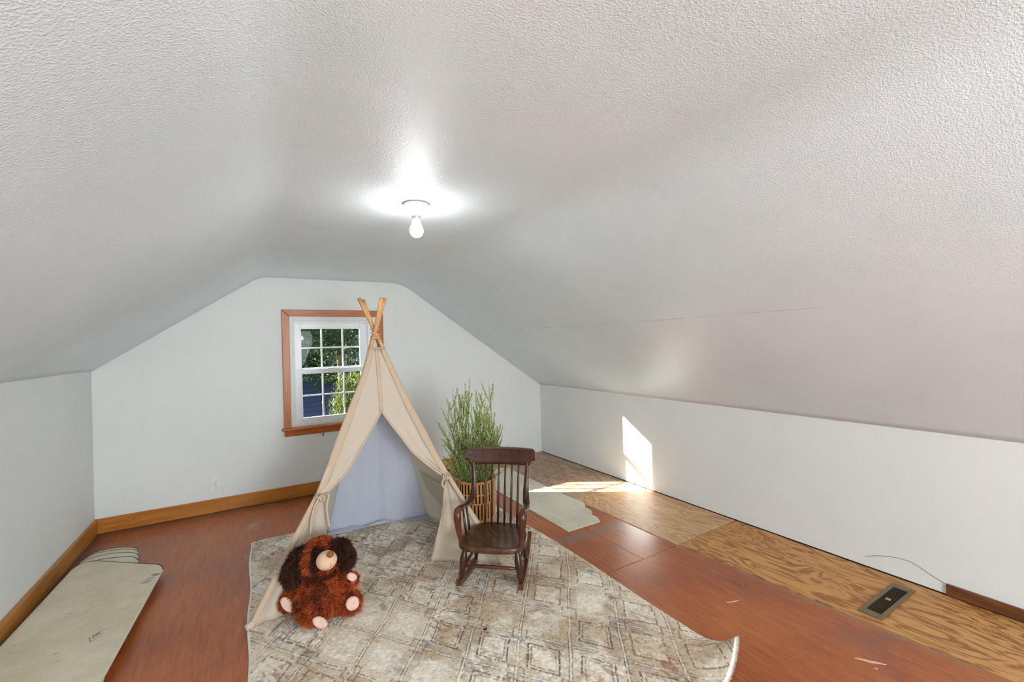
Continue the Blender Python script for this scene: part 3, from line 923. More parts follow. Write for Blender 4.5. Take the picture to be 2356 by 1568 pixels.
st.build('stamped_mark', simple('faded_stamp_ink', (96, 88, 74), 0.9), tt)
st = MB(); B0 = fl(207, 1463, 0.0556); B1 = fl(231, 1455, 0.0556)
q = [fl(205, 1466, .0556), fl(208, 1476, .0556), fl(222, 1466, .0556), fl(234, 1455, .0556), fl(226, 1457, .0556), fl(206, 1467, .0556)]
for a, b in zip(q[:-1], q[1:]): stroke(st, a, b, .0013)
for k_ in range(6):
    a = fl(212 + 3 * k_, 1468 - 2.0 * k_, .0556); b = fl(216 + 3 * k_, 1460 - 2 * k_, .0556); stroke(st, a, b, .001)
st.build('ink_scribble', simple('dark_ink', (86, 78, 64), 0.9), tt)
# thin tan board scrap by the baseboard
bs = MB().prism([(-1.056, 3.44), (-0.99, 3.52), (-0.975, 3.05), (-1.0, 2.75), (-1.056, 2.80)], 0.0, 0.004).build('board_scrap', simple('tan_hardboard', (186, 152, 124), 0.7))
tag(bs, 'thin tan hardboard scrap between the tread stack and the amber baseboard', 'board')

# ------------------------------------------------------------------ rug
def rug():
    NA, NB = 470, 640
    a = np.linspace(0, 1, NA)[:, None] * np.ones((1, NB)); b = np.ones((NA, 1)) * np.linspace(0, 1, NB)[None, :]
    TL = np.array([-0.045, 3.665]); TR = np.array([1.775, 3.70]); BL = np.array([-0.058, 0.98]); BR = np.array([1.775, 1.065])
    X = (1 - a) * (b * TL[0] + (1 - b) * BL[0]) + a * (b * TR[0] + (1 - b) * BR[0])
    Y = (1 - a) * (b * TL[1] + (1 - b) * BL[1]) + a * (b * TR[1] + (1 - b) * BR[1])
    # wavy outline: right edge bulges, back edge ripples
    X += a ** 3 * (0.010 * np.sin(Y * 3.1) - 0.022 * np.exp(-((Y - 2.9) / 0.35) ** 2))
    X += (1 - a) ** 6 * 0.006 * np.sin(Y * 9)
    Y += b ** 6 * 0.006 * np.sin(X * 22)
    # pattern
    px = X + 0.012 * (noise2(X + 3, Y + 3, 5, 5) - 0.5) * 2; py = Y + 0.012 * (noise2(X + 3, Y + 3, 5, 9) - 0.5) * 2
    p = (px - 0.622) / 0.295; q = (py - 1.962) / 0.387
    u = p + q; v = p - q
    iu = np.floor(u).astype(int); iv = np.floor(v).astype(int)
    fu = u - iu; fv = v - iv
    du = np.abs((u + 0.5) % 1 - 0.5); dv_ = np.abs((v + 0.5) % 1 - 0.5)
    h = ((iu * 73856093) ^ (iv * 19349663)) % 97 / 97.0
    hn = (((np.round(u).astype(int)) * 83492791) ^ (np.round(v).astype(int) * 2971215)) % 89 / 89.0
    cream = np.array(lin((230, 212, 186))[:3]); pale = np.array(lin((246, 238, 224))[:3]); tan_ = np.array(lin((182, 152, 116))[:3])
    grey = np.array(lin((150, 144, 138))[:3]); dark = np.array(lin((76, 70, 66))[:3]); brown = np.array(lin((132, 88, 60))[:3]); rust = np.array(lin((146, 78, 50))[:3])
    blue = np.array(lin((112, 118, 140))[:3])
    n1 = noise2(X + 5, Y + 5, 4.5, 31, 4); n2 = noise2(X + 5, Y + 5, 7, 41, 4); n3 = noise2(X + 5, Y + 5, 60, 51, 2); n4 = noise2(X + 5, Y + 5, 9, 61, 3)
    streak = noise2((X + 5) * 70 + (Y + 5) * 22, (Y + 5) * 26 - (X + 5) * 10, 1.0, 71, 2)
    col = cream + (pale - cream) * sm(0.35, 0.7, n3)[..., None]
    def mixin(c, m):
        nonlocal col
        m = np.clip(m, 0, 1)[..., None]
        col = col * (1 - m) + c * m
    mixin(tan_, 0.62 * sm(0.46, 0.64, n1))
    mixin(grey, 0.38 * sm(0.54, 0.70, n2) * sm(0.40, 0.55, streak))
    cdu = np.maximum(np.abs(fu - 0.5), np.abs(fv - 0.5))
    # haze of grey or tan around the nested diamonds
    mixin(grey, 0.3 * (cdu > 0.31) * (h < 0.45) * sm(0.4, 0.55, streak))
    mixin(tan_, 0.3 * (cdu > 0.31) * (h >= 0.45) * sm(0.4, 0.6, n3))
    mixin(pale, 0.38 * sm(0.30, 0.26, cdu) * (h > 0.2) * sm(0.3,0.5,n2))
    dash = (noise2(X + 9, Y + 9, 110, 91, 1) > 0.34)
    fade = sm(0.34, 0.52, n4)
    w1 = 0.0095
    for d in (du, dv_):
        other = dv_ if d is du else du
        mixin(dark, 0.62 * (np.abs(d - 0.027) < w1) * dash * fade)
        mixin(pale, 0.55 * (d < 0.014))
    ring = (np.abs(cdu - 0.30) < 0.017)
    mixin(dark, 0.8 * ring * (h < 0.4) * dash)
    mixin(brown, 0.75 * ring * (h >= 0.4) * (h < 0.85) * dash)
    ring2 = (np.abs(cdu - 0.235) < 0.014)
    mixin(dark, 0.6 * ring2 * (h < 0.25) * dash)
    # small diamonds where the lines meet
    cn = np.maximum(np.minimum(fu, 1 - fu), np.minimum(fv, 1 - fv))
    rn = np.abs(cn - 0.15) < 0.017
    mixin(rust, 0.6 * rn * (hn < 0.35) * dash)
    mixin(brown, 0.6 * rn * (hn > 0.75) * dash)
    fl_ = noise2((X + 5) * 120 + (Y + 5) * 60, (Y + 5) * 50 - (X + 5) * 34, 1.0, 171, 2)
    mixin(np.array(lin((120, 112, 104))[:3]), 0.42 * sm(0.60, 0.72, fl_) * sm(0.35, 0.6, n1))
    mixin(blue, 0.35 * sm(0.60, 0.72, noise2(X + 8, Y + 8, 6, 101, 4)) * sm(0.45, 0.6, streak))
    mixin(rust, 0.5 * sm(0.66, 0.74, noise2(X + 8, Y + 8, 8, 111, 3)) * sm(0.5, 0.62, streak))
    # pale bound border
    ed = np.minimum(np.minimum(a * 1.82, (1 - a) * 1.82), np.minimum(b * 2.55, (1 - b) * 2.55))
    mixin(pale, sm(0.016, 0.006, ed) if False else (ed < 0.011) * 1.0)
    spot = np.hypot(X - 0.939, Y - 1.893)
    mixin(np.array(lin((70, 48, 34))[:3]), (spot < 0.010) * 1.0)
    col *= (0.84 + 0.34 * noise2(X + 2, Y + 2, 170, 131, 2))[..., None]
    # pile height: tufts, carved lines, lazy waves, the turned-up corner
    tuft = noise2((X + 5) * 215 + (Y + 5) * 40, (Y + 5) * 140 - (X + 5) * 36, 1.0, 141, 2)
    Z = 0.010 + 0.0042 * (tuft - 0.5) - 0.002 * ((np.abs(du - 0.032) < w1) | (np.abs(dv_ - 0.032) < w1))
    Z += 0.005 * sm(0.4, 0.7, noise2(X + 1, Y + 1, 2.3, 151, 2)) * sm(0.5, 1.1, X)
    Z = np.where(ed < 0.006, Z * 0.35, Z)
    dcor = np.hypot((1 - a) * 1.82, b * 2.5)
    t = sm(0.26, 0.0, dcor) if False else np.clip(1 - dcor / 0.26, 0, 1)
    Z += 0.062 * t ** 2.0
    X += 0.035 * t ** 2; Y += 0.085 * t ** 2
    Z += 0.010 * np.exp(-((b) / 0.02) ** 2) * sm(0.3, 1, a)
    P = np.stack([X, Y, Z], -1).reshape(-1, 3)
    me = bpy.data.meshes.new('area_rug')
    idx = np.arange(NA * NB).reshape(NA, NB)
    q4 = np.stack([idx[:-1, :-1], idx[1:, :-1], idx[1:, 1:], idx[:-1, 1:]], -1).reshape(-1, 4)
    # skirt to the floor
    per = np.concatenate([idx[:, 0], idx[-1, 1:], idx[-2::-1, -1], idx[0, -2:0:-1]])
    low = P[per].copy(); low[:, 2] = np.maximum(0.0005, low[:, 2] - 0.012)
    nb = len(P); m_ = len(per)
    li = nb + np.arange(m_)
    q5 = np.stack([per, li, np.roll(li, -1), np.roll(per, -1)], -1)
    allP = np.concatenate([P, low]); allQ = np.concatenate([q4, q5])
    org = np.array([0.86, 2.4, 0.0])
    me.vertices.add(len(allP)); me.vertices.foreach_set('co', (allP - org).astype(np.float32).ravel())
    me.loops.add(allQ.size); me.loops.foreach_set('vertex_index', allQ.astype(np.int32).ravel())
    me.polygons.add(len(allQ)); me.polygons.foreach_set('loop_start', (np.arange(len(allQ)) * 4).astype(np.int32))
    me.update(calc_edges=True)
    at_ = me.color_attributes.new('pile_color', 'FLOAT_COLOR', 'POINT')
    cc = np.ones((len(allP), 4), np.float32); cc[:nb, :3] = np.clip(col.reshape(-1, 3), 0, 1); cc[nb:, :3] = pale
    at_.data.foreach_set('color', cc.ravel())
    me.materials.append(attr_mat('low_pile_wool', 'pile_color', 0.95, 0.05, (900, 0.25, 0.002)))
    o = bpy.data.objects.new('area_rug', me); SC.collection.objects.link(o); o.location = org
    tag(o, 'cream and grey area rug with faded double-line diamond pattern and one curled corner', 'rug')
    # short wool fringe along the cut near edge and up the curled corner
    rs = np.random.RandomState(3); mb = MB()
    edge = P.reshape(NA, NB, 3)[:, 0]; edge2 = P.reshape(NA, NB, 3)[-1, :30]
    for k in range(1300):
        i = rs.randint(int(NA * 0.55), NA) if rs.rand() < 0.8 else NA - 1 - int(abs(rs.normal()) * 12)
        s = edge[i] + np.array([rs.uniform(-.002, .002), 0, rs.uniform(-.004, .001)])
        d = np.array([rs.normal(scale=.003), -rs.uniform(.004, .013), rs.normal(scale=.003)])
        sd = np.array([0.0009, 0, 0.0004])
        mb.add([s - sd, s + sd, s + d], [(0, 1, 2)])
    fz = mb.build('rug_fringe', M['tread_face'], o); fz['kind'] = 'stuff'
    return o


rug()
RT = 0.010      # top of the pile

# ------------------------------------------------------------------ play tent
def cr(pts, n=24, key=None):
    """smooth curve through points, evenly sampled"""
    pts = np.array(pts, float)
    t = np.concatenate([[0], np.cumsum(np.linalg.norm(np.diff(pts, axis=0), axis=1))]); t /= t[-1]
    m = len(pts)
    tan = np.zeros_like(pts)
    for i in range(m):
        a = max(i - 1, 0); b = min(i + 1, m - 1)
        tan[i] = (pts[b] - pts[a]) / (t[b] - t[a])
    out = []
    for s in np.linspace(0, 1, n):
        i = min(np.searchsorted(t, s, side='right') - 1, m - 2); h = t[i + 1] - t[i]; w_ = (s - t[i]) / h
        out.append((2 * w_ ** 3 - 3 * w_ ** 2 + 1) * pts[i] + (w_ ** 3 - 2 * w_ ** 2 + w_) * h * tan[i] + (-2 * w_ ** 3 + 3 * w_ ** 2) * pts[i + 1] + (w_ ** 3 - w_ ** 2) * h * tan[i + 1])
    return np.array(out)


def by_z(curve, z):
    c = np.array(curve); o = np.argsort(c[:, 2]); c = c[o]
    return np.array([np.interp(z, c[:, 2], c[:, 0]), np.interp(z, c[:, 2], c[:, 1]), z])


FL = [(-0.036, 2.545, 0.012), (0.168, 2.642, 0.353), (0.304, 2.701, 0.565), (0.424, 2.777, 0.822), (0.607, 2.891, 1.211), (0.664, 2.940, 1.369), (0.700, 2.965, 1.47), (0.788, 3.005, 1.722)]
FR = [(1.322, 2.392, 0.012), (1.136, 2.548, 0.385), (1.058, 2.614, 0.55), (0.995, 2.671, 0.695), (0.872, 2.790, 1.003), (0.748, 2.935, 1.38), (0.716, 2.965, 1.47), (0.622, 3.04, 1.723)]
RL = [(0.440, 3.540, 0.012), (0.505, 3.400, 0.40), (0.58, 3.23, 0.80), (0.66, 3.06, 1.25), (0.690, 3.010, 1.42), (0.700, 2.935, 1.50), (0.720, 2.83, 1.704)]
RR = [(1.200, 3.390, 0.012), (1.085, 3.30, 0.40), (0.94, 3.18, 0.80), (0.79, 3.045, 1.25), (0.735, 3.000, 1.42), (0.70, 2.965, 1.50), (0.652, 3.05, 1.712)]
TZ = 1.378
T = thing('play_tent', 'beige canvas teepee play tent with tied-back door flaps standing on the rug', 'tent', (0.72, 2.95, 0.01))
for c in (FL, FR, RL, RR):
    MB().tube(cr(c, 26), 0.0125, 12).build('pole', M['pole'], T, smooth=True)

FN = np.array([-0.1016, -0.9366, 0.3236]); FN = FN / np.linalg.norm(FN)    # outward normal of the front
fold_rs = np.random.RandomState(8)


def cloth(name, A, B, nrm, m, nj=40, folds=(), off=0.0, solid=0.0012, conv=None, parent=None, hem=0.0):
    """sheet between boundary curves A and B (same count); folds: (amp, count, phase, power) ripples running along the boundary"""
    A = np.array(A); B = np.array(B); ni = len(A); P_ = np.zeros((ni, nj, 3))
    for i in range(ni):
        s = i / (ni - 1)
        for j in range(nj):
            t = j / (nj - 1)
            p = A[i] * (1 - t) + B[i] * t
            d = off
            for amp, cnt, ph, pw in folds:
                d += amp * math.sin(math.pi * cnt * t + ph) * (s ** pw) * math.sin(math.pi * min(1, max(0, t))) ** 0.5
            d += 0.0015 * math.sin(23 * s + 9 * t) * (t * (1 - t) * 4)
            P_[i, j] = p + nrm * d
            if hem and i == ni - 1: P_[i, j, 2] = max(P_[i, j, 2], 0.0125)
            P_[i, j, 2] = max(P_[i, j, 2], 0.0118)
    return MB().grid(P_).build(name, m, parent or T, smooth=True, solid=solid), P_


zs_top = np.linspace(TZ, 0.98, 14)
edgeL = cr([(0.692, 2.797, 0.98), (0.626, 2.77, 0.882), (0.547, 2.742, 0.775), (0.456, 2.709, 0.652), (0.332, 2.687, 0.553)], 24)
edgeR = cr([(0.692, 2.797, 0.98), (0.741, 2.763, 0.897), (0.80, 2.725, 0.804), (0.852, 2.69, 0.721), (0.933, 2.652, 0.636), (1.028, 2.613, 0.552)], 24)
out = FN * 0.014
cen = [np.array([0.704 + (0.692 - 0.704) * t, 2.934 + (2.797 - 2.934) * t, z]) for z, t in zip(zs_top, np.linspace(0, 1, 14))]
AL = [by_z(FL, z) + out - np.array([0.012, 0, 0]) for z in zs_top] + [by_z(FL, z) + out - np.array([0.012, 0, 0]) for z in np.linspace(0.98, 0.56, 24)[1:]]
BLc = [c + out for c in cen] + [e + out * 0.8 for e in edgeL[1:]]
cloth('front_panel', AL, BLc, FN, M['tent'], 44, [(0.006, 5, 0.3, 3), (0.010, 3, 1.0, 5)])
AR = [by_z(FR, z) + out + np.array([0.012, 0, 0]) for z in zs_top] + [by_z(FR, z) + out + np.array([0.012, 0, 0]) for z in np.linspace(0.98, 0.56, 24)[1:]]
BRc = [c + out for c in cen] + [e + out * 0.8 for e in edgeR[1:]]
cloth('front_panel', AR, BRc, FN, M['tent'], 44, [(0.008, 6, 0.0, 3), (0.010, 3, 0.6, 5)])

# lower flaps below the ties
def lower(name, pole, tie_in, hem_pts, sgn, folds):
    zs = np.linspace(0.57, 0.02, 26)
    A = [by_z(pole, z) + out * (0.9) + np.array([sgn * 0.012, 0, 0]) for z in zs]
    A[-1][2] = 0.013
    B = cr([tie_in] + hem_pts, 26) 
    return cloth(name, A, B, FN, M['tent'], 46, folds, hem=1)


lower('door_flap', FL, (0.318, 2.680, 0.555), [(0.330, 2.672, 0.42), (0.345, 2.650, 0.20), (0.335, 2.585, 0.013)], -1, [(0.012, 5, 0.4, 0.8), (0.010, 9, 0.0, 0.6)])
hr = fl(990, 1291, 0.013); mid1 = pl(1015, 1200, FN, FN @ np.array([1.0, 2.62, 0.3])); 
_, PF = lower('door_flap', FR, (1.035, 2.610, 0.552), [tuple(mid1 + np.array([0, 0, 0.02])), tuple(pl(1001, 1250, FN, FN @ np.array([0.95, 2.63, 0.14]))), tuple(hr)], 1, [(0.018, 4, 0.8, 0.8), (0.008, 8, 0.0, 0.6)])

def seam(pts, w_, nrm, off=0.003, name='seam_band', m=None, side=None):
    pts = np.array(pts); rows = []
    for i, p in enumerate(pts):
        t = pts[min(i + 1, len(pts) - 1)] - pts[max(i - 1, 0)]; t = t / np.linalg.norm(t)
        s = np.cross(t, nrm); s /= np.linalg.norm(s)
        ww = w_[i] if hasattr(w_, '__len__') else w_
        rows.append([p + s * ww * a + nrm * (off + 0.002 * (1 - abs(a))) for a in (-1, -0.5, 0, 0.5, 1)])
    return MB().grid(rows).build(name, m or M['hem'], T, smooth=True, solid=0.0015)


seam([by_z(FL, z) + out + np.array([0.010, 0, 0]) for z in np.linspace(TZ, 0.56, 30)], list(np.linspace(0.016, 0.024, 20)) + list(np.linspace(0.024, 0.015, 10)), FN, 0.004)
seam([by_z(FL, z) + out + np.array([0.002, 0, 0]) for z in np.linspace(0.56, 0.016, 24)], 0.015, FN, 0.004)
seam([by_z(FR, z) + out - np.array([0.010, 0, 0]) for z in np.linspace(TZ, 0.56, 30)], list(np.linspace(0.016, 0.024, 20)) + list(np.linspace(0.024, 0.015, 10)), FN, 0.004)
seam([by_z(FR, z) + out - np.array([0.002, 0, 0]) for z in np.linspace(0.56, 0.016, 24)], 0.015, FN, 0.004)
seam([c + out for c in cen], 0.012, FN, 0.002)
seam([e + out * 0.8 + FN * 0.0 for e in edgeL], 0.006, FN, 0.002, 'door_hem')
seam([e + out * 0.8 for e in edgeR], 0.006, FN, 0.002, 'door_hem')
top_ring = [by_z(FL, TZ) + out - np.array([.012, 0, 0]), by_z(FR, TZ) + out + np.array([.012, 0, 0])]
seam([top_ring[0] + FN * .002, (top_ring[0] + top_ring[1]) / 2 + FN * .004, top_ring[1] + FN * .002], 0.006, FN, 0.002, 'top_hem')

# back and side walls
zb = np.linspace(TZ, 0.013, 40)
BN = np.array([0.15, 1.0, 0.25]); BN /= np.linalg.norm(BN)
CI = lambda z: np.array([0.0, -0.022, 0.0])
IL = np.array([0.016, 0, 0]); IR = np.array([-0.020, 0, 0])
cloth('back_panel', [by_z(RL, z) + CI(z) + IL * 0.3 for z in zb], [by_z(RR, z) + CI(z) + IR * 0.3 for z in zb], -BN, M['tent_back'], 50, [(0.010, 7, 0.0, 1.0), (0.014, 3, 0.5, 2.0), (0.004, 15, 0.2, 1.5)], hem=1)
# slack hem that lies folded on the rug
rows = []
for j in range(46):
    t = j / 45; p0 = np.array(RL[0]) * (1 - t) + np.array(RR[0]) * t
    r_ = []
    for i in range(8):
        s = i / 7
        r_.append(p0 + np.array([0.02 * math.sin(t * 9), -0.02 - 0.075 * s * (0.6 + 0.4 * math.sin(t * 7 + 1)), 0.0]) + np.array([0, 0, 0.004 + 0.022 * (1 - s) * abs(math.sin(t * 8 + s)) + 0.001]))
        r_[-1][2] = max(r_[-1][2], 0.0135)
    rows.append(r_)
MB().grid(rows).build('slack_hem', M['tent_back'], T, smooth=True, solid=0.0015)
LN = np.array([-0.9, 0.35, 0.3]); LN /= np.linalg.norm(LN)
cloth('side_panel', [by_z(FL, z) + LN * 0.014 for z in zb], [by_z(RL, z) + IL + CI(z) * 0.6 for z in zb], LN, M['tent_in'], 36, [(0.006, 4, 0.3, 1.5)], hem=1)
RN = np.array([0.95, 0.1, 0.3]); RN /= np.linalg.norm(RN)
cloth('side_panel', [by_z(FR, z) + RN * 0.014 for z in zb], [by_z(RR, z) + IR + CI(z) * 0.6 for z in zb], -RN, M['tent_in'], 36, [(0.008, 4, 0.9, 1.5)], hem=1)

# inner pocket and rolled little window on the right side wall
def on_right(t, z, inn=0.012):
    return by_z(FR, z) * (1 - t) + by_z(RR, z) * t - RN * inn
pk = []
for i in range(9):
    z = 0.46 - 0.20 * i / 8
    wd = 0.5 * math.sqrt(max(0.0, 1 - (max(0, i - 4) / 4.2) ** 2))
    pk.append([on_right(0.50 + wd * (j / 10 - 0.5) * 1.3, z, 0.016 + 0.012 * math.sin(math.pi * j / 10)) for j in range(11)])
MB().grid(pk).build('inner_pocket', M['tent_in'], T, smooth=True, solid=0.0015)
MB().tube([r[0] for r in pk[::1]] + [pk[-1][j] for j in range(11)] + [r[-1] for r in pk[::-1]], 0.0028, 6).build('pocket_piping', M['tent_in'], T, smooth=True)
MB().tube([on_right(0.62, 0.86 - 0.018 * i, 0.020 + 0.006 * math.sin(i)) for i in range(14)], [0.010 + 0.002 * math.sin(i * 2.1) for i in range(14)], 10).build('rolled_window_flap', M['tent_in'], T, smooth=True)
MB().tube([on_right(0.50, 0.80 - 0.02 * i, 0.024 + 0.004 * math.sin(i * 1.3)) for i in range(12)], 0.006, 6, flat=0.3).build('window_tie', M['hem'], T, smooth=True)

# ties and knots
def ribbon(pts, r, name='door_tie', m=None):
    return MB().tube(cr(pts, 20), r, 8, flat=0.45, side=(1, 0.2, 0)).build(name, m or M['hem'], T, smooth=True)
def loop(c, rx, rz, r, name='tie_knot'):
    pts = [np.array(c) + FN * 0.018 * abs(math.cos(a)) + np.array([rx * math.cos(a), 0.010 * math.sin(a), rz * math.sin(a)]) for a in np.linspace(0, 2 * math.pi, 20)]
    return MB().tube(pts, r, 8, cap=False).build(name, M['hem'], T, smooth=True)
kl = np.array([0.308, 2.678, 0.555]); kr = np.array([1.045, 2.596, 0.555])
loop(kl, 0.017, 0.006, 0.006); loop(kl + np.array([0.012, -0.008, -0.01]), 0.010, 0.016, 0.006)
ribbon([kl + FN * .03, kl + np.array([0.045, -0.005, 0.005]) + FN * .02, pl(752, 1165, FN, FN @ kl + .02), pl(757, 1205, FN, FN @ kl + .02), pl(759, 1212, FN, FN @ kl + .02)], 0.006)
ribbon([kl + FN * .03, pl(722, 1170, FN, FN @ kl + .02), pl(716, 1200, FN, FN @ kl + .02), pl(715, 1232, FN, FN @ kl + .02)], 0.006)
loop(kr, 0.017, 0.010, 0.0065); loop(kr + np.array([-0.018, -0.010, 0.0]), 0.014, 0.016, 0.006)
ribbon([kr + FN * .03, kr + np.array([-0.035, -0.01, -0.015]) + FN * .02, pl(1018, 1115, FN, FN @ kr + .03), pl(1024, 1122, FN, FN @ kr + .03)], 0.007)
ribbon([kr + FN * .03, pl(1040, 1112, FN, FN @ kr + .03), pl(1062, 1145, FN, FN @ kr + .03), pl(1075, 1165, FN, FN @ kr + .03)], 0.005)
# rolled, puckered edge hanging from the right tie
ribbon([kr + np.array([-0.010, -0.012, -0.02]), pl(1022, 1150, FN, FN @ kr + .02), pl(1014, 1200, FN, FN @ kr), pl(1002, 1250, FN, FN @ kr - .03), hr + np.array([0, 0, 0.006])], 0.006, 'door_hem')
# lashing cord round the crossing
c0 = np.array([0.707, 2.962, 1.47])
for k_, (dz, tx, ty) in enumerate([(0.0, 0.25, 0.0), (0.010, -0.2, 0.1), (-0.012, 0.08, 0.1), (-0.022, -0.12, 0), (0.040, 0.05, 0.1)]):
    pts = [c0 + np.array([0.029 * math.cos(a), 0.033 * math.sin(a), dz + 0.033 * (tx * math.cos(a) + ty * math.sin(a))]) for a in np.linspace(0, 2 * math.pi, 26)]
    MB().tube(pts, 0.0030, 6, cap=False).build('lashing_cord', M['cord'], T, smooth=True)
cb = c0 + np.array([0.01, -0.05, -0.02])
MB().tube(cr([cb, cb + np.array([0.012, -0.01, -0.06]), cb + np.array([0.022, -0.005, -0.10])], 10), 0.0028, 6).build('lashing_cord', M['cord'], T, smooth=True)
for c, dx in ((FL, 0.0), (FR, 0.0)):
    p = by_z(c, 1.405)
    MB().tube([p + np.array([0.016 * math.cos(a), 0.016 * math.sin(a), 0.006 * math.cos(a)]) for a in np.linspace(0, 2 * math.pi, 16)], 0.0025, 6, cap=False).build('sleeve_cord', M['cord'], T, smooth=True)
# foot of the left pole wrapped in canvas
MB().tube([(-0.060, 2.530, 0.022), (-0.030, 2.548, 0.024), (0.0, 2.562, 0.06)], [0.014, 0.022, 0.017], 12).build('pole_foot_wrap', M['tent'], T, smooth=True)

# ------------------------------------------------------------------ potted plant: slatted basket on splayed legs
BXc, BYc, BZ0, BZ1, BR = 1.398, 2.905, 0.125, 0.405, 0.140
Bk = thing('plant_basket', 'round bamboo-slat basket planter on splayed legs behind the rocking chair', 'basket', (BXc, BYc, 0.01))
NSL = 34
for i in range(NSL):
    an = 2 * math.pi * i / NSL
    da = 0.075
    pts = [(BXc + BR * math.cos(a) * f_, BYc + BR * math.sin(a) * f_, z) for a, f_, z in
           [(an, 0.97, BZ0), (an, 0.99, BZ0 + 0.115), (an + da, 1.015, BZ0 + 0.140), (an + da, 1.0, BZ1 - 0.012)]]
    MB().tube(pts, 0.0082, 6, flat=0.45, side=(-math.sin(an), math.cos(an), 0)).build('basket_slat', M['bamboo'], Bk)
for z, r_ in ((BZ0 + 0.004, BR * 0.955), (BZ0 + 0.128, BR * 0.985), (BZ1 - 0.09, BR * 0.985), (BZ1 - 0.012, BR * 0.985)):
    MB().tube([(BXc + r_ * math.cos(a), BYc + r_ * math.sin(a), z) for a in np.linspace(0, 2 * math.pi, 49)], 0.005, 8, cap=False).build('basket_hoop', M['reed'], Bk, smooth=True)
MB().tube([(BXc + BR * 1.01 * math.cos(a), BYc + BR * 1.01 * math.sin(a), BZ1 - 0.003) for a in np.linspace(0, 2 * math.pi, 49)], 0.008, 8, cap=False).build('basket_rim', M['bamboo'], Bk, smooth=True)
for i in range(30):
    a = 2 * math.pi * i / 30
    c = np.array([BXc + BR * 1.01 * math.cos(a), BYc + BR * 1.01 * math.sin(a), BZ1 - 0.003])
    e = np.array([math.cos(a), math.sin(a), 0]); tg = np.array([-math.sin(a), math.cos(a), 0])
    MB().tube([c + e * 0.0105 * math.cos(b) + np.array([0, 0, 0.0105 * math.sin(b)]) + tg * 0.005 * math.sin(b / 2) for b in np.linspace(0, 2 * math.pi, 12)], 0.0022, 5, cap=False).build('rim_binding', M['reed'], Bk)
MB().lathe([(0, BZ0 + 0.006), (BR * 0.86, BZ0 + 0.006), (BR * 0.9, BZ1 - 0.03), (BR * 0.86, BZ1 - 0.03), (BR * 0.84, BZ0 + 0.02), (0, BZ0 + 0.02)], (BXc, BYc, 0), 32).build('basket_liner', M['darkgap'], Bk, smooth=True)
for a in (-2.3, -0.9, 0.7, 2.3):
    p0 = np.array([BXc + BR * 0.60 * math.cos(a), BYc + BR * 0.60 * math.sin(a), BZ0]); p1 = np.array([BXc + BR * 0.88 * math.cos(a), BYc + BR * 0.88 * math.sin(a), 0.006])
    MB().tube([p0, p1], [0.014, 0.009], 8).build('leg', M['bamboo'], Bk, smooth=True)
Pt = thing('potted_shrub', 'feathery green needle-leaved plant growing out of the bamboo basket', 'plant', (BXc, BYc, BZ0 + 0.03))
MB().lathe([(0, BZ0 + 0.022), (BR * 0.80, BZ0 + 0.022), (BR * 0.80, BZ1 - 0.05), (0, BZ1 - 0.045)], (BXc, BYc, 0), 24).build('soil', M['soil'], Pt)


def sprig_mesh(pts, rs, cols, V_, F_, C_):
    n_ = len(pts)
    # stem
    for i in range(n_ - 1):
        a, b = pts[i], pts[i + 1]; t = (b - a); L_ = np.linalg.norm(t); t /= L_
        s = np.cross(t, [0.3, 1, 0.1]); s /= np.linalg.norm(s); s2 = np.cross(t, s)
        ra = 0.0021 * (1 - i / n_) + 0.0006
        k0 = len(V_)
        for pp in (a, b):
            for an in (0, 2.09, 4.19): V_.append(pp + (s * math.cos(an) + s2 * math.sin(an)) * ra); C_.append((0.10, 0.11, 0.045))
        for q_ in range(3): F_.append((k0 + q_, k0 + (q_ + 1) % 3, k0 + 3 + (q_ + 1) % 3, k0 + 3 + q_))
    # needles
    tot = n_ - 1
    for i in range(2, tot):
        s_ = i / tot
        a, b = pts[i], pts[i + 1]; t = (b - a) / np.linalg.norm(b - a)
        for q_ in range(10):
            p = a + (b - a) * rs.rand()
            d = rs.normal(size=3); d -= t * (d @ t); d /= np.linalg.norm(d)
            dd = t * rs.uniform(0.7, 1.2) + d * rs.uniform(0.5, 0.9); dd /= np.linalg.norm(dd)
            ln = rs.uniform(0.018, 0.034) * (1 - 0.55 * s_)
            w_ = np.cross(dd, rs.normal(size=3)); w_ = w_ / np.linalg.norm(w_) * 0.0014
            k0 = len(V_)
            V_.extend([p - w_ * 0.6, p + w_ * 0.6, p + dd * ln * 0.55 + w_, p + dd * ln, p + dd * ln * 0.55 - w_])
            c = cols[rs.randint(len(cols))]; v_ = rs.uniform(0.8, 1.2)
            C_.extend([tuple(x * v_ for x in c)] * 5)
            F_.append((k0, k0 + 1, k0 + 2, k0 + 3, k0 + 4))


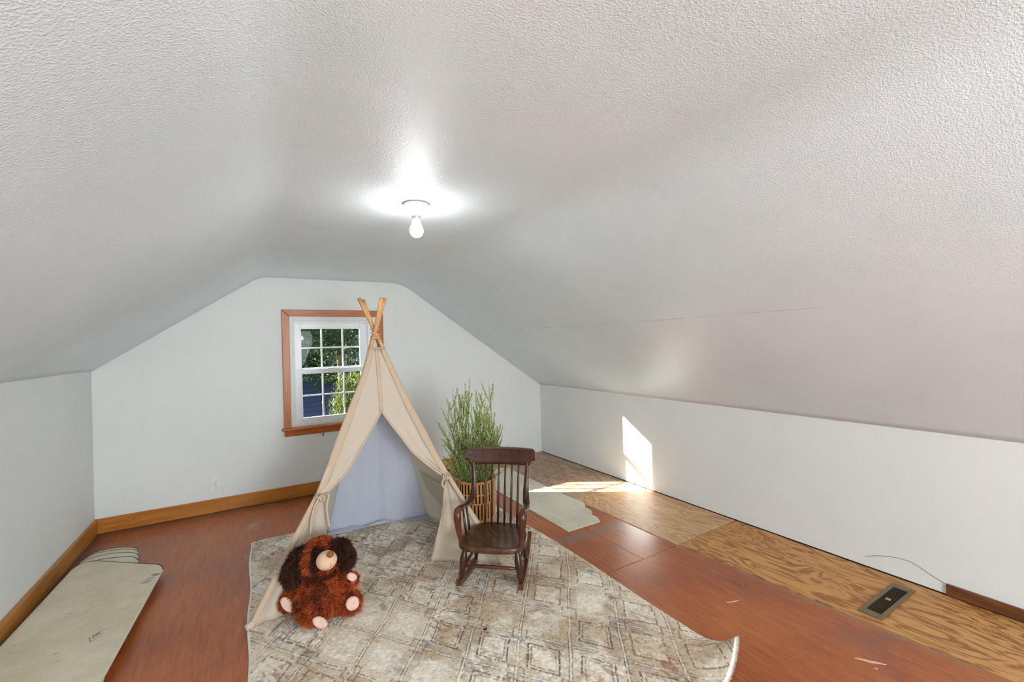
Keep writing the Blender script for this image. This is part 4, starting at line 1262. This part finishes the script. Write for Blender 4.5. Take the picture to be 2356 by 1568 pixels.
greens = [lin(c)[:3] for c in ((176, 192, 100), (200, 212, 134), (222, 230, 172), (240, 244, 214), (186, 202, 112), (136, 158, 70))]
M['needle'] = attr_mat('grey_green_needles', 'leaf_color', 0.5, 0.3, None, 0.35)
rs = np.random.RandomState(5)
tips = [(1080, 868), (1041, 893), (1052, 897), (1125, 886), (1027, 945), (1020, 984), (1130, 966), (1143, 990), (1035, 925), (1060, 915), (1095, 905), (1070, 925), (1115, 915), (1108, 905),
        (1138, 1000), (1046, 960), (1085, 930), (1100, 945), (1120, 950), (1033, 1000), (1140, 1012), (1062, 945), (1075, 900), (1118, 935)]
RV = np.array([BXc, BYc, 0.0])
depth0 = CM[2] @ (RV + np.array([0, 0, 0.7]) - EYEV)
for k_ in range(62):
    V_, F_, C_ = [], [], []
    if k_ < len(tips):
        tp = tips[k_]
    else:
        tp = (rs.uniform(1032, 1142), rs.uniform(950, 1075))
    dd = depth0 + rs.uniform(-0.13, 0.14)
    tip = EYEV + ray(*tp) * dd
    an = math.atan2(tip[1] - BYc, tip[0] - BXc) + rs.normal() * 0.5; br = rs.uniform(0.01, 0.085)
    b0 = np.array([BXc + br * math.cos(an), BYc + br * math.sin(an), BZ1 - 0.06])
    midp = b0 * 0.45 + tip * 0.55 + np.array([(BXc - tip[0]) * 0.0 + (tip[0] - BXc) * 0.12, (tip[1] - BYc) * 0.12, -0.02]) + rs.normal(size=3) * 0.012
    c = cr([b0, b0 * 0.75 + midp * 0.25 + np.array([0, 0, 0.02]), midp, tip], int(18 + 26 * (tip[2] - b0[2])))
    sprig_mesh(c, rs, greens, V_, F_, C_)
    # side twigs
    for s_ in range(rs.randint(3, 8)):
        i = rs.randint(int(len(c) * 0.3), len(c) - 3); t = c[i + 1] - c[i]; t /= np.linalg.norm(t)
        d = rs.normal(size=3); d -= t * (d @ t); d /= np.linalg.norm(d)
        L_ = rs.uniform(0.05, 0.13)
        tw = [c[i], c[i] + (t * 0.8 + d * 0.5) * L_ * 0.5, c[i] + (t * 1.25 + d * 0.55) * L_]
        sprig_mesh(cr(tw, 8 + int(L_ * 50)), rs, greens, V_, F_, C_)
    me = bpy.data.meshes.new('sprig'); o0 = np.array(world_of(Pt))
    me.from_pydata([tuple(v_ - o0) for v_ in V_], [], F_)
    at_ = me.color_attributes.new('leaf_color', 'FLOAT_COLOR', 'POINT')
    cc = np.ones((len(V_), 4), np.float32); cc[:, :3] = C_; at_.data.foreach_set('color', cc.ravel())
    me.materials.append(M['needle'])
    o = bpy.data.objects.new('sprig', me); SC.collection.objects.link(o); o.parent = Pt

# ------------------------------------------------------------------ child's rocking chair
CU = np.array([0.7615, -0.648, 0.0]); CW = np.array([0.648, 0.7615, 0.0]); CO = np.array([1.094, 2.138, 0.0])
def K(u, w_, z): return CO + CU * u + CW * w_ + np.array([0, 0, z])
Ch = thing('rocking_chair', 'small dark wooden rocking chair with pressed-pattern crest rail standing on the rug', 'rocking chair', tuple(K(0, 0.25, RT)))

M['scroll'] = wood('rubbed_orange_maple', (70, 34, 18), (112, 60, 34), 0.3, (30, 30, 5), 0.0)
# rockers: curved flat bars
for s, u0, u1 in ((-1, -0.176, -0.150), (1, 0.176, 0.150)):
    rows = []
    for i in range(25):
        t = i / 24; w_ = -0.005 + 0.62 * t
        u = u0 + (u1 - u0) * t
        zb_ = RT + 0.002 + 0.115 * (t - 0.42) ** 2 / 0.3364 * 0.55
        hgt = 0.030 if t > 0.05 else 0.034
        hgt *= (1 - 0.25 * t)
        rows.append([K(u - 0.013, w_, zb_), K(u + 0.013, w_, zb_), K(u + 0.013, w_, zb_ + hgt), K(u - 0.013, w_, zb_ + hgt), K(u - 0.013, w_, zb_)])
    mb = MB().grid(rows); mb.add([rows[0][k] for k in range(4)], [(0, 1, 2, 3)]); mb.add([rows[-1][k] for k in range(4)], [(3, 2, 1, 0)])
    mb.build('rocker', M['chair_red'], Ch, bevel=0.003)

def turned(a, b, prof_, m, name, n=14):
    a = np.array(a); b = np.array(b)
    pts = [a + (b - a) * t for t, r in prof_]
    return MB().tube(pts, [r for t, r in prof_], n).build(name, m, Ch, smooth=True)

leg_prof = [(0, 0.010), (0.05, 0.0115), (0.25, 0.016), (0.5, 0.0205), (0.68, 0.0215), (0.82, 0.017), (0.93, 0.0125), (1, 0.0125)]
def rock_z(w_): t = (w_ + 0.005) / 0.62; return RT + 0.030 + 0.0633 * (t - 0.42) ** 2 / 0.3364
for s in (-1, 1):
    turned(K(s * 0.172, 0.035, rock_z(0.035)), K(s * 0.150, 0.055, 0.232), leg_prof, M['chair'], 'leg')
    turned(K(s * 0.160, 0.335, rock_z(0.335)), K(s * 0.130, 0.290, 0.232), leg_prof, M['chair'], 'leg')
    turned(K(s * 0.160, 0.044, 0.128), K(s * 0.146, 0.312, 0.128), [(0, .006), (0.5, .0095), (1, .006)], M['chair'], 'stretcher')
turned(K(-0.162, 0.044, 0.138), K(0.162, 0.044, 0.138), [(0, 0.0065), (0.25, 0.0095), (0.5, 0.011), (0.75, 0.0095), (1, 0.0065)], M['chair_red'], 'stretcher')
turned(K(-0.146, 0.312, 0.150), K(0.146, 0.312, 0.150), [(0, 0.0065), (0.5, 0.010), (1, 0.0065)], M['chair'], 'stretcher')

# seat: saddled slab with rounded front corners and a curved back
def seat_outline(n=96):
    pts = []
    for k in range(n):
        an = 2 * math.pi * k / n
        c, s = math.cos(an), math.sin(an)
        e = 0.42 if s < 0 else 0.62
        u = 0.196 * abs(c) ** e * (1 if c > 0 else -1)
        w_ = 0.180 * abs(s) ** e * (1 if s > 0 else -1)
        u *= 1 - 0.16 * sm(-0.05, 0.18, np.array(w_))
        pts.append((float(u), float(w_) + 0.185 - 0.012 * math.cos(u * 8)))
    return pts
so = seat_outline(); cs = np.mean(so, 0)
rings = []
for f_, z in ((0.0, 0.231), (0.9, 0.231), (0.975, 0.233), (1.0, 0.240), (1.0, 0.256), (0.985, 0.262), (0.95, 0.2645)):
    rings.append([K(cs[0] + (p[0] - cs[0]) * f_, cs[1] + (p[1] - cs[1]) * f_, z) for p in so] )
for f_ in (0.88, 0.78, 0.65, 0.5, 0.34, 0.17, 0.0):
    rg = []
    for p in so:
        u = cs[0] + (p[0] - cs[0]) * f_; w_ = cs[1] + (p[1] - cs[1]) * f_
        dip = 0.011 * (1 - (f_ / 0.92) ** 2) * (1 + 0.2 * sm(0.0, 0.3, np.array(w_)))
        rg.append(K(u, w_, 0.2645 - float(dip)))
    rings.append(rg)
rings = [r + [r[0]] for r in rings]
MB().grid(rings).build('seat', M['seat'], Ch, smooth=True)
# dark front edge band of the seat
# spindles of the back (leaning, fanning slightly)
for i in range(6):
    ub = -0.092 + i * 0.0405; ut = -0.090 + i * 0.0425
    turned(K(ub, 0.300 + 0.018 - 0.5 * ub * ub, 0.252), K(ut, 0.372, 0.628), [(0, .0062), (0.3, .0076), (0.7, .0068), (1, .0052)], M['chair'], 'spindle', 10)

# posts that sweep forward into the arms
def arm(s):
    ex = 0.0 if s < 0 else 0.0
    pts = [K(s * 0.176, 0.377, 0.640), K(s * 0.172, 0.368, 0.560), K(s * 0.168, 0.352, 0.480), K(s * 0.172, 0.322, 0.428), K(s * 0.181, 0.275, 0.408), K(s * 0.188, 0.215, 0.414), K(s * 0.191, 0.150, 0.430), K(s * 0.190, 0.095, 0.440), K(s * 0.187, 0.060, 0.434)]
    wd = [0.011, 0.0125, 0.015, 0.019, 0.022, 0.020, 0.018, 0.022, 0.0185]
    c = cr(pts, 44); t = np.linspace(0, 1, len(pts)); rr = np.interp(np.linspace(0, 1, 44), t, wd)
    MB().tube(c, list(rr), 14, flat=0.62, side=CU).build('arm', M['chair'], Ch, smooth=True)
    # scrolled front knob with its support tapering down to the seat
    q = [K(s * 0.190, 0.090, 0.446), K(s * 0.189, 0.062, 0.446), K(s * 0.187, 0.044, 0.428), K(s * 0.186, 0.042, 0.400), K(s * 0.184, 0.046, 0.350), K(s * 0.178, 0.052, 0.300), K(s * 0.173, 0.055, 0.256)]
    c = cr(q, 30); rr = np.interp(np.linspace(0, 1, 30), np.linspace(0, 1, len(q)), [0.013, 0.021, 0.023, 0.019, 0.0165, 0.0135, 0.011])
    MB().tube(c, list(rr), 14, flat=0.8, side=CU).build('arm_post', M['chair_red'], Ch, smooth=True)
    for w_, zt in ((0.150, 0.420), (0.225, 0.404)):
        turned(K(s * 0.168, w_, 0.256), K(s * 0.186, w_ + 0.006, zt), [(0, .006), (0.4, .0078), (1, .0055)], M['chair'], 'arm_spindle', 10)
for s in (-1, 1): arm(s)

# crest rail: bowed board, notched lower corners, pressed scrollwork
def crest():
    n = 61
    prof_f, prof_b = [], []
    zt, zb_ = 0.724, 0.618
    front = []; back = []
    for i in range(n):
        t = i / (n - 1); u = -0.228 + 0.456 * t
        bow = 0.030 * (1 - (2 * t - 1) ** 2)
        e = min(t, 1 - t) * 0.456
        top = zt - 0.004 * (2 * t - 1) ** 2 - (0.016 * (1 - e / 0.02) ** 2 if e < 0.02 else 0)
        if e < 0.010: bot = zb_ + 0.032
        elif e < 0.034: bot = zb_ + 0.030 * math.sqrt(max(0, 1 - ((e - 0.010) / 0.024) ** 2))
        else: bot = zb_
        w_ = 0.366 + bow
        nz = 13
        fr_ = []; bk = []
        for j in range(nz):
            f_ = j / (nz - 1); z = bot + (top - bot) * f_
            lean = (z - 0.67) * 0.20
            rnd = 0.006 * (abs(2 * f_ - 1) ** 6)
            fr_.append(K(u, w_ + lean + rnd, z)); bk.append(K(u, w_ + lean + 0.019 - rnd, z))
        front.append(fr_); back.append(bk)
    rows = [f_ + b[::-1] + [f_[0]] for f_, b in zip(front, back)]
    mb = MB().grid(rows)
    mb.add([p for p in rows[0][:-1]], [tuple(range(len(rows[0]) - 1))]); mb.add([p for p in rows[-1][:-1]], [tuple(range(len(rows[-1]) - 2, -1, -1))])
    return mb.build('crest_rail', M['chair'], Ch, smooth=False)
cr_o = crest()
def cpt(u, z, o_=0.0):
    t = (u + 0.228) / 0.456; bow = 0.030 * (1 - (2 * t - 1) ** 2)
    return K(u, 0.366 + bow + (z - 0.67) * 0.20 - o_, z)
orn = MB()
def curl(cu, cz, r0, turns, sx, dirn, n=26, th=0.0014):
    pts = []
    for i in range(n):
        t = i / (n - 1); a = dirn * (t * turns * 2 * math.pi); r = r0 * (1 - 0.85 * t)
        pts.append(cpt(cu + sx * r * math.cos(a) * 1.25, cz + r * math.sin(a), 0.0008))
    orn.tube(pts, th * 1.15, 5)
rs = random.Random(2)
for s in (-1, 1):
    for cu, cz, r0, tn in ((0.030, 0.685, 0.016, 1.3), (0.060, 0.668, 0.018, 1.2), (0.062, 0.700, 0.012, 1.1), (0.095, 0.690, 0.017, 1.4), (0.098, 0.660, 0.013, 1.1), (0.130, 0.676, 0.019, 1.3), (0.165, 0.684, 0.014, 1.2), (0.160, 0.662, 0.010, 1.0), (0.190, 0.678, 0.010, 1.0)):
        curl(s * cu, cz, r0, tn, s, 1 if (int(cu * 1000) % 2) else -1)
    for k_ in range(10):
        a = cpt(s * (0.02 + 0.018 * k_), 0.672 + 0.010 * math.sin(k_ * 2)); b = cpt(s * (0.036 + 0.018 * k_), 0.680 + 0.014 * math.sin(k_ * 3 + 1), 0.0012)
        orn.tube([a, (a + b) / 2 + np.array([0, 0, 0.004]), b], [0.0006, 0.0022, 0.0006], 5)
for k_ in range(8):
    a = 2 * math.pi * k_ / 8
    orn.tube([cpt(0, 0.680, .0008), cpt(0.012 * math.cos(a), 0.680 + 0.012 * math.sin(a), 0.002), cpt(0.020 * math.cos(a), 0.680 + 0.019 * math.sin(a), .0005)], [0.001, 0.0032, 0.0008], 6)
orn.build('pressed_scrollwork', M['scroll'], cr_o, smooth=True)
bd = MB()
line = [(-0.180, 0.632), (-0.160, 0.628)] + [(u, 0.6265) for u in np.linspace(-0.14, 0.14, 16)] + [(0.160, 0.628), (0.180, 0.632)]
loopz = [(-0.214, 0.664), (-0.200, 0.655), (-0.178, 0.652), (-0.165, 0.640)] + [(u, 0.636) for u in np.linspace(-0.15, 0.15, 16)] + [(0.165, 0.640), (0.178, 0.652), (0.200, 0.655), (0.214, 0.664), (0.214, 0.708)] + [(u, 0.713) for u in np.linspace(0.19, -0.19, 20)] + [(-0.214, 0.708), (-0.214, 0.664)]
bd.tube([cpt(u, z, 0.0006) for u, z in loopz], 0.0016, 5, cap=False)
bd.build('carved_border', M['scroll'], cr_o, smooth=True)

# ------------------------------------------------------------------ plush dog
def ell(cx_, cy_, z, rx, ry, rz, rot=(0, 0, 0)):
    """ellipsoid centred on the pixel ray at height z"""
    c = fl(cx_, cy_, z)
    return c, (rx, ry, rz), rot


def ico(bm, c, r, rot, sub=3):
    m = Matrix.Translation(Vector(c)) @ Matrix.Rotation(rot[2], 4, 'Z') @ Matrix.Rotation(rot[1], 4, 'Y') @ Matrix.Rotation(rot[0], 4, 'X') @ Matrix.Diagonal((r[0], r[1], r[2], 1))
    bmesh.ops.create_icosphere(bm, subdivisions=sub, radius=1.0, matrix=m)


def at_depth(x, y, d): return EYEV + ray(x, y) * d


body_c = np.array(fl(738, 1360, 0.128))
Dd = CM[2] @ (body_c - EYEV)
Dg = thing('plush_dog', 'shaggy rust-brown plush puppy with dark ears seated on the rug at the tent', 'toy', (body_c[0], body_c[1], RT))
head_c = at_depth(738, 1281, Dd - 0.01)
muz_c = at_depth(752, 1290, Dd - 0.105)
nose_c = at_depth(761, 1277, Dd - 0.150)
lf = at_depth(722, 1424, Dd - 0.07); lf[2] = max(lf[2], 0.058)
rf = at_depth(806, 1384, Dd + 0.0); rf[2] = max(rf[2], 0.062)
la = at_depth(664, 1385, Dd - 0.01); ra = at_depth(808, 1333, Dd - 0.01)
ls = at_depth(690, 1345, Dd + 0.01); rsh = at_depth(782, 1330, Dd + 0.01)
bm = bmesh.new()
ico(bm, body_c, (0.112, 0.105, 0.122), (0, 0, 0))
ico(bm, body_c + np.array([0, 0.01, -0.035]), (0.120, 0.112, 0.088), (0, 0, 0))
ico(bm, body_c * 0.45 + head_c * 0.55, (0.085, 0.080, 0.07), (0, 0, 0))
ico(bm, head_c, (0.090, 0.092, 0.094), (0, 0, 0))
ico(bm, head_c + np.array([0.01, -0.035, -0.035]), (0.066, 0.062, 0.052), (0, 0, 0))
def limb(a, b, ra_, rb_, k=7):
    for i in range(k):
        t = i / (k - 1); r = ra_ + (rb_ - ra_) * t
        ico(bm, np.array(a) * (1 - t) + np.array(b) * t, (r, r, r), (0, 0, 0), 2)
limb(body_c + np.array([-0.06, -0.03, -0.05]), lf, 0.060, 0.052)
limb(body_c + np.array([0.07, -0.02, -0.05]), rf, 0.058, 0.052)
limb(ls, la, 0.042, 0.040); limb(rsh, ra, 0.038, 0.033)
me = bpy.data.meshes.new('body'); bm.to_mesh(me); bm.free()
tmp = bpy.data.objects.new('body', me); SC.collection.objects.link(tmp)
md = tmp.modifiers.new('r', 'REMESH'); md.mode = 'VOXEL'; md.voxel_size = 0.007
md = tmp.modifiers.new('s', 'SMOOTH'); md.iterations = 6; md.factor = 0.7
dg = bpy.context.evaluated_depsgraph_get(); dg.update()
me2 = bpy.data.meshes.new_from_object(tmp.evaluated_get(dg))
bpy.data.objects.remove(tmp)
org = np.array(world_of(Dg))
co = np.array([v.co[:] for v in me2.vertices]); 
nrm = np.array([v.normal[:] for v in me2.vertices])
pad_l = (lf + np.array([0.012, -0.052, 0.004])); pad_r = (rf + np.array([0.006, -0.052, 0.0]))
rust_d = np.array(lin((140, 58, 22))[:3]); rust_l = np.array(lin((196, 92, 44))[:3]); dkb = np.array(lin((44, 24, 16))[:3]); mid_ = np.array(lin((88, 40, 20))[:3])
def coat(p):
    """rust coat, dark mask round the muzzle and dark under the chin"""
    p = np.asarray(p)
    nz = noise2(p[:, 0] + 3, p[:, 2] + 3 + p[:, 1], 38, 201, 2)[:, None]
    c = rust_d * (1 - nz) + rust_l * nz
    def blob(center, r, f=1.0):
        d = np.linalg.norm((p - np.array(center)) / np.array(r), axis=1)
        return (np.clip(1.25 - d, 0, 0.25) / 0.25)[:, None] * f
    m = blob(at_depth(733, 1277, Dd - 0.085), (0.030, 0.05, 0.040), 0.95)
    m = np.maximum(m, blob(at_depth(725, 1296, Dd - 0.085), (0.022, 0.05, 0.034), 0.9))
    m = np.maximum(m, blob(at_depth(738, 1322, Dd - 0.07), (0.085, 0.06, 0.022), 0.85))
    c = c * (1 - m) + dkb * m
    dn = noise2(p[:, 0] + 7, p[:, 2] + 7 + p[:, 1] * .6, 16, 211, 2)
    m = (sm(0.56, 0.72, dn) * 0.65)[:, None]
    return c * (1 - m) + mid_ * m


def with_color(name, verts, faces, cols, m, parent, kind=None, smooth=True):
    me = bpy.data.meshes.new(name); o0 = np.array(world_of(parent))
    me.vertices.add(len(verts)); me.vertices.foreach_set('co', (np.asarray(verts) - o0).astype(np.float32).ravel())
    fa = np.asarray(faces, np.int32); k_ = fa.shape[1]
    me.loops.add(fa.size); me.loops.foreach_set('vertex_index', fa.ravel())
    me.polygons.add(len(fa)); me.polygons.foreach_set('loop_start', (np.arange(len(fa)) * k_).astype(np.int32))
    me.update(calc_edges=True)
    at_ = me.color_attributes.new('coat', 'FLOAT_COLOR', 'POINT')
    cc = np.ones((len(verts), 4), np.float32); cc[:, :3] = np.clip(cols, 0, 1); at_.data.foreach_set('color', cc.ravel())
    if smooth: me.polygons.foreach_set('use_smooth', np.ones(len(fa), bool))
    me.materials.append(m)
    o = bpy.data.objects.new(name, me); SC.collection.objects.link(o); o.parent = parent
    if kind: o['kind'] = kind
    return o


M['coat'] = attr_mat('shaggy_plush', 'coat', 0.7, 0.25)
fa = [tuple(p.vertices) for p in me2.polygons]
q4 = [f_ for f_ in fa if len(f_) == 4]; t3 = [f_ for f_ in fa if len(f_) == 3]
tri = t3 + [f_[:3] for f_ in q4] + [(f_[0], f_[2], f_[3]) for f_ in q4]
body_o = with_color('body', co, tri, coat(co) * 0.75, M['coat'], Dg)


def fur(co_, nr_, count, length, colf, parent, seed, gravity=0.5, skip=(), width=0.0019, name='fur'):
    rs = np.random.RandomState(seed)
    idx = rs.randint(0, len(co_), count)
    p = co_[idx] + rs.normal(scale=0.002, size=(count, 3)); n_ = nr_[idx]
    keep = np.ones(count, bool)
    for c_, r_ in skip: keep &= np.linalg.norm(p - np.array(c_), axis=1) > r_
    keep &= p[:, 2] > RT + 0.004
    p = p[keep]; n_ = n_[keep]; k_ = len(p)
    clump = noise2(p[:, 0] * 1 + 5, p[:, 2] + p[:, 1] + 5, 55, seed + 3, 2)[:, None]; clump2 = noise2(p[:, 1] + 5, p[:, 2] - p[:, 0] + 9, 55, seed + 5, 2)[:, None]
    ax = np.cross(n_, [0.2, 0.1, 1.0]); ax /= np.linalg.norm(ax, axis=1)[:, None] + 1e-9
    ay = np.cross(n_, ax)
    d = n_ + ax * (clump - 0.5) * 3.0 + ay * (clump2 - 0.5) * 3.0 + rs.normal(scale=0.42, size=(k_, 3)) + np.array([0, 0, -gravity])
    d /= np.linalg.norm(d, axis=1)[:, None]
    L_ = length * rs.uniform(0.6, 1.25, (k_, 1))
    w_ = np.cross(d, rs.normal(size=(k_, 3))); w_ = w_ / np.linalg.norm(w_, axis=1)[:, None] * width
    bend = n_ * 0.0 + rs.normal(scale=0.25, size=(k_, 3)) * L_ + np.array([0, 0, -0.25]) * L_
    base = p - n_ * 0.001
    m1 = base + d * L_ * 0.55; tip = base + d * L_ * 0.95 + bend * 0.5
    V_ = np.stack([base - w_, base + w_, m1 + w_ * 0.8, m1 - w_ * 0.8, tip], 1).reshape(-1, 3)
    V_[:, 2] = np.maximum(V_[:, 2], RT)
    b = np.arange(k_) * 5
    F_ = np.concatenate([np.stack([b, b + 1, b + 2], 1), np.stack([b, b + 2, b + 3], 1), np.stack([b + 3, b + 2, b + 4], 1)])
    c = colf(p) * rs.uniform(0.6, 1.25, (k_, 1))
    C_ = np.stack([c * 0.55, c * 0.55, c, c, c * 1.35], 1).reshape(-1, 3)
    return with_color(name, V_, F_, C_, M['coat'], parent, 'stuff', smooth=False)


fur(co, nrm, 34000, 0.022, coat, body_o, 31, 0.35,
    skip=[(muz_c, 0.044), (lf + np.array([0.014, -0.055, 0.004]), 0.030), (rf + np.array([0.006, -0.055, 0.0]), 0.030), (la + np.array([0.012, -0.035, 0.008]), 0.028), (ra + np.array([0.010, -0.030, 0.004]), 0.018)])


def ball(name, c, r, rot, m, parent, sub=4, shape=None):
    bm = bmesh.new(); ico(bm, c, r, rot, sub)
    vs = [tuple(v.co) for v in bm.verts]; fs = [tuple(v.index for v in f_.verts) for f_ in bm.faces]
    bm.free()
    if shape: vs = [shape(np.array(v)) for v in vs]
    return MB().add(vs, fs).build(name, m, parent, smooth=True)


mz = ball('muzzle', muz_c + np.array([0, 0.010, 0]), (0.049, 0.050, 0.044), (0.15, 0.0, 0), M['muzzle'], Dg)
ball('nose', nose_c + np.array([0, 0.012, 0]), (0.0165, 0.0135, 0.0150), (0, 0, 0), M['nose'], mz)
# stitched mouth
mm = []
mc = muz_c + np.array([0, 0.010, 0])
def on_muz(ax_, az_):
    x = 0.049 * math.sin(ax_) * math.cos(az_); z = 0.044 * math.sin(az_); y = -0.050 * math.cos(ax_) * math.cos(az_)
    return mc + np.array([x, y, z]) * 1.012
tx = (nose_c[0] - mc[0]) / 0.049
mp = [on_muz(tx, a) for a in np.linspace(0.10, -0.42, 8)]
MB().tube(mp, 0.0011, 5).add([], []).build('mouth_stitch', simple('brown_stitching', (150, 108, 80), 0.8), mz)
MB().tube([on_muz(a, -0.42 - 0.14 * math.sin((a - tx + 0.75) / 1.5 * math.pi * 2)) for a in np.linspace(tx - 0.75, tx + 0.55, 14)], 0.0011, 5).build('mouth_stitch', simple('brown_stitching_line', (150, 108, 80), 0.8), mz)
def pad(name, c, rx, rz, tilt, n_dir):
    n_dir = np.array(n_dir, float); n_dir /= np.linalg.norm(n_dir)
    a = np.cross(n_dir, [0, 0, 1]); a /= np.linalg.norm(a); b = np.cross(a, n_dir)
    a2 = a * math.cos(tilt) + b * math.sin(tilt); b2 = -a * math.sin(tilt) + b * math.cos(tilt)
    rows = []
    for i in range(8):
        r = i / 7
        rows.append([c + (a2 * rx * math.cos(t) + b2 * rz * math.sin(t)) * r + n_dir * (0.007 * (1 - r ** 4) + 0.003 * math.sin(3 * t + 1) * r - 0.002 * math.cos(t) ** 2 * (1 - r)) for t in np.linspace(0, 2 * math.pi, 28)])
    rows.append([p - n_dir * 0.014 for p in rows[-1]])
    return MB().grid(rows).build(name, M['pad'], Dg, smooth=True)


pad('foot_pad', at_depth(738, 1432, CM[2] @ (lf - EYEV) - 0.058), 0.023, 0.041, -0.75, (0.30, -1, 0.15))
pad('foot_pad', at_depth(812, 1388, CM[2] @ (rf - EYEV) - 0.050), 0.032, 0.033, -0.5, (0.10, -1, 0.15))
pad('paw_pad', at_depth(664, 1391, CM[2] @ (la - EYEV) - 0.040), 0.025, 0.048, -0.60, (0.15, -1, 0.25))
pad('paw_pad', at_depth(811, 1327, CM[2] @ (ra - EYEV) - 0.034), 0.028, 0.018, 0.75, (0.25, -1, 0.1))


def ear(px, py, depth, r, rot, seed):
    c = at_depth(px, py, depth)
    bm = bmesh.new(); ico(bm, c, r, rot, 4)
    v = np.array([tuple(a.co) for a in bm.verts]); bm.normal_update(); n_ = np.array([tuple(a.normal) for a in bm.verts])
    f_ = [tuple(a.index for a in q.verts) for q in bm.faces]; bm.free()
    ec = lambda p: np.array(lin((50, 30, 22))[:3])[None, :] * (0.7 + 0.9 * noise2(p[:, 0] + 4, p[:, 2] + 4, 40, seed, 2))[:, None] + np.array([0.012, 0.002, 0.0]) * (p[:, :1] < 99)
    e = with_color('ear', v, f_, ec(v) * 0.7, M['coat'], Dg)
    e['label'] = 'dark brown shaggy ear'
    fur(v, n_, 8500, 0.025, ec, e, seed, 0.6, name='ear_fur')
    return e


ear(683, 1302, Dd - 0.045, (0.052, 0.036, 0.098), (0.1, 0.42, 0), 301)
ear(788, 1272, Dd - 0.0, (0.045, 0.034, 0.076), (0.0, -0.42, 0), 302)
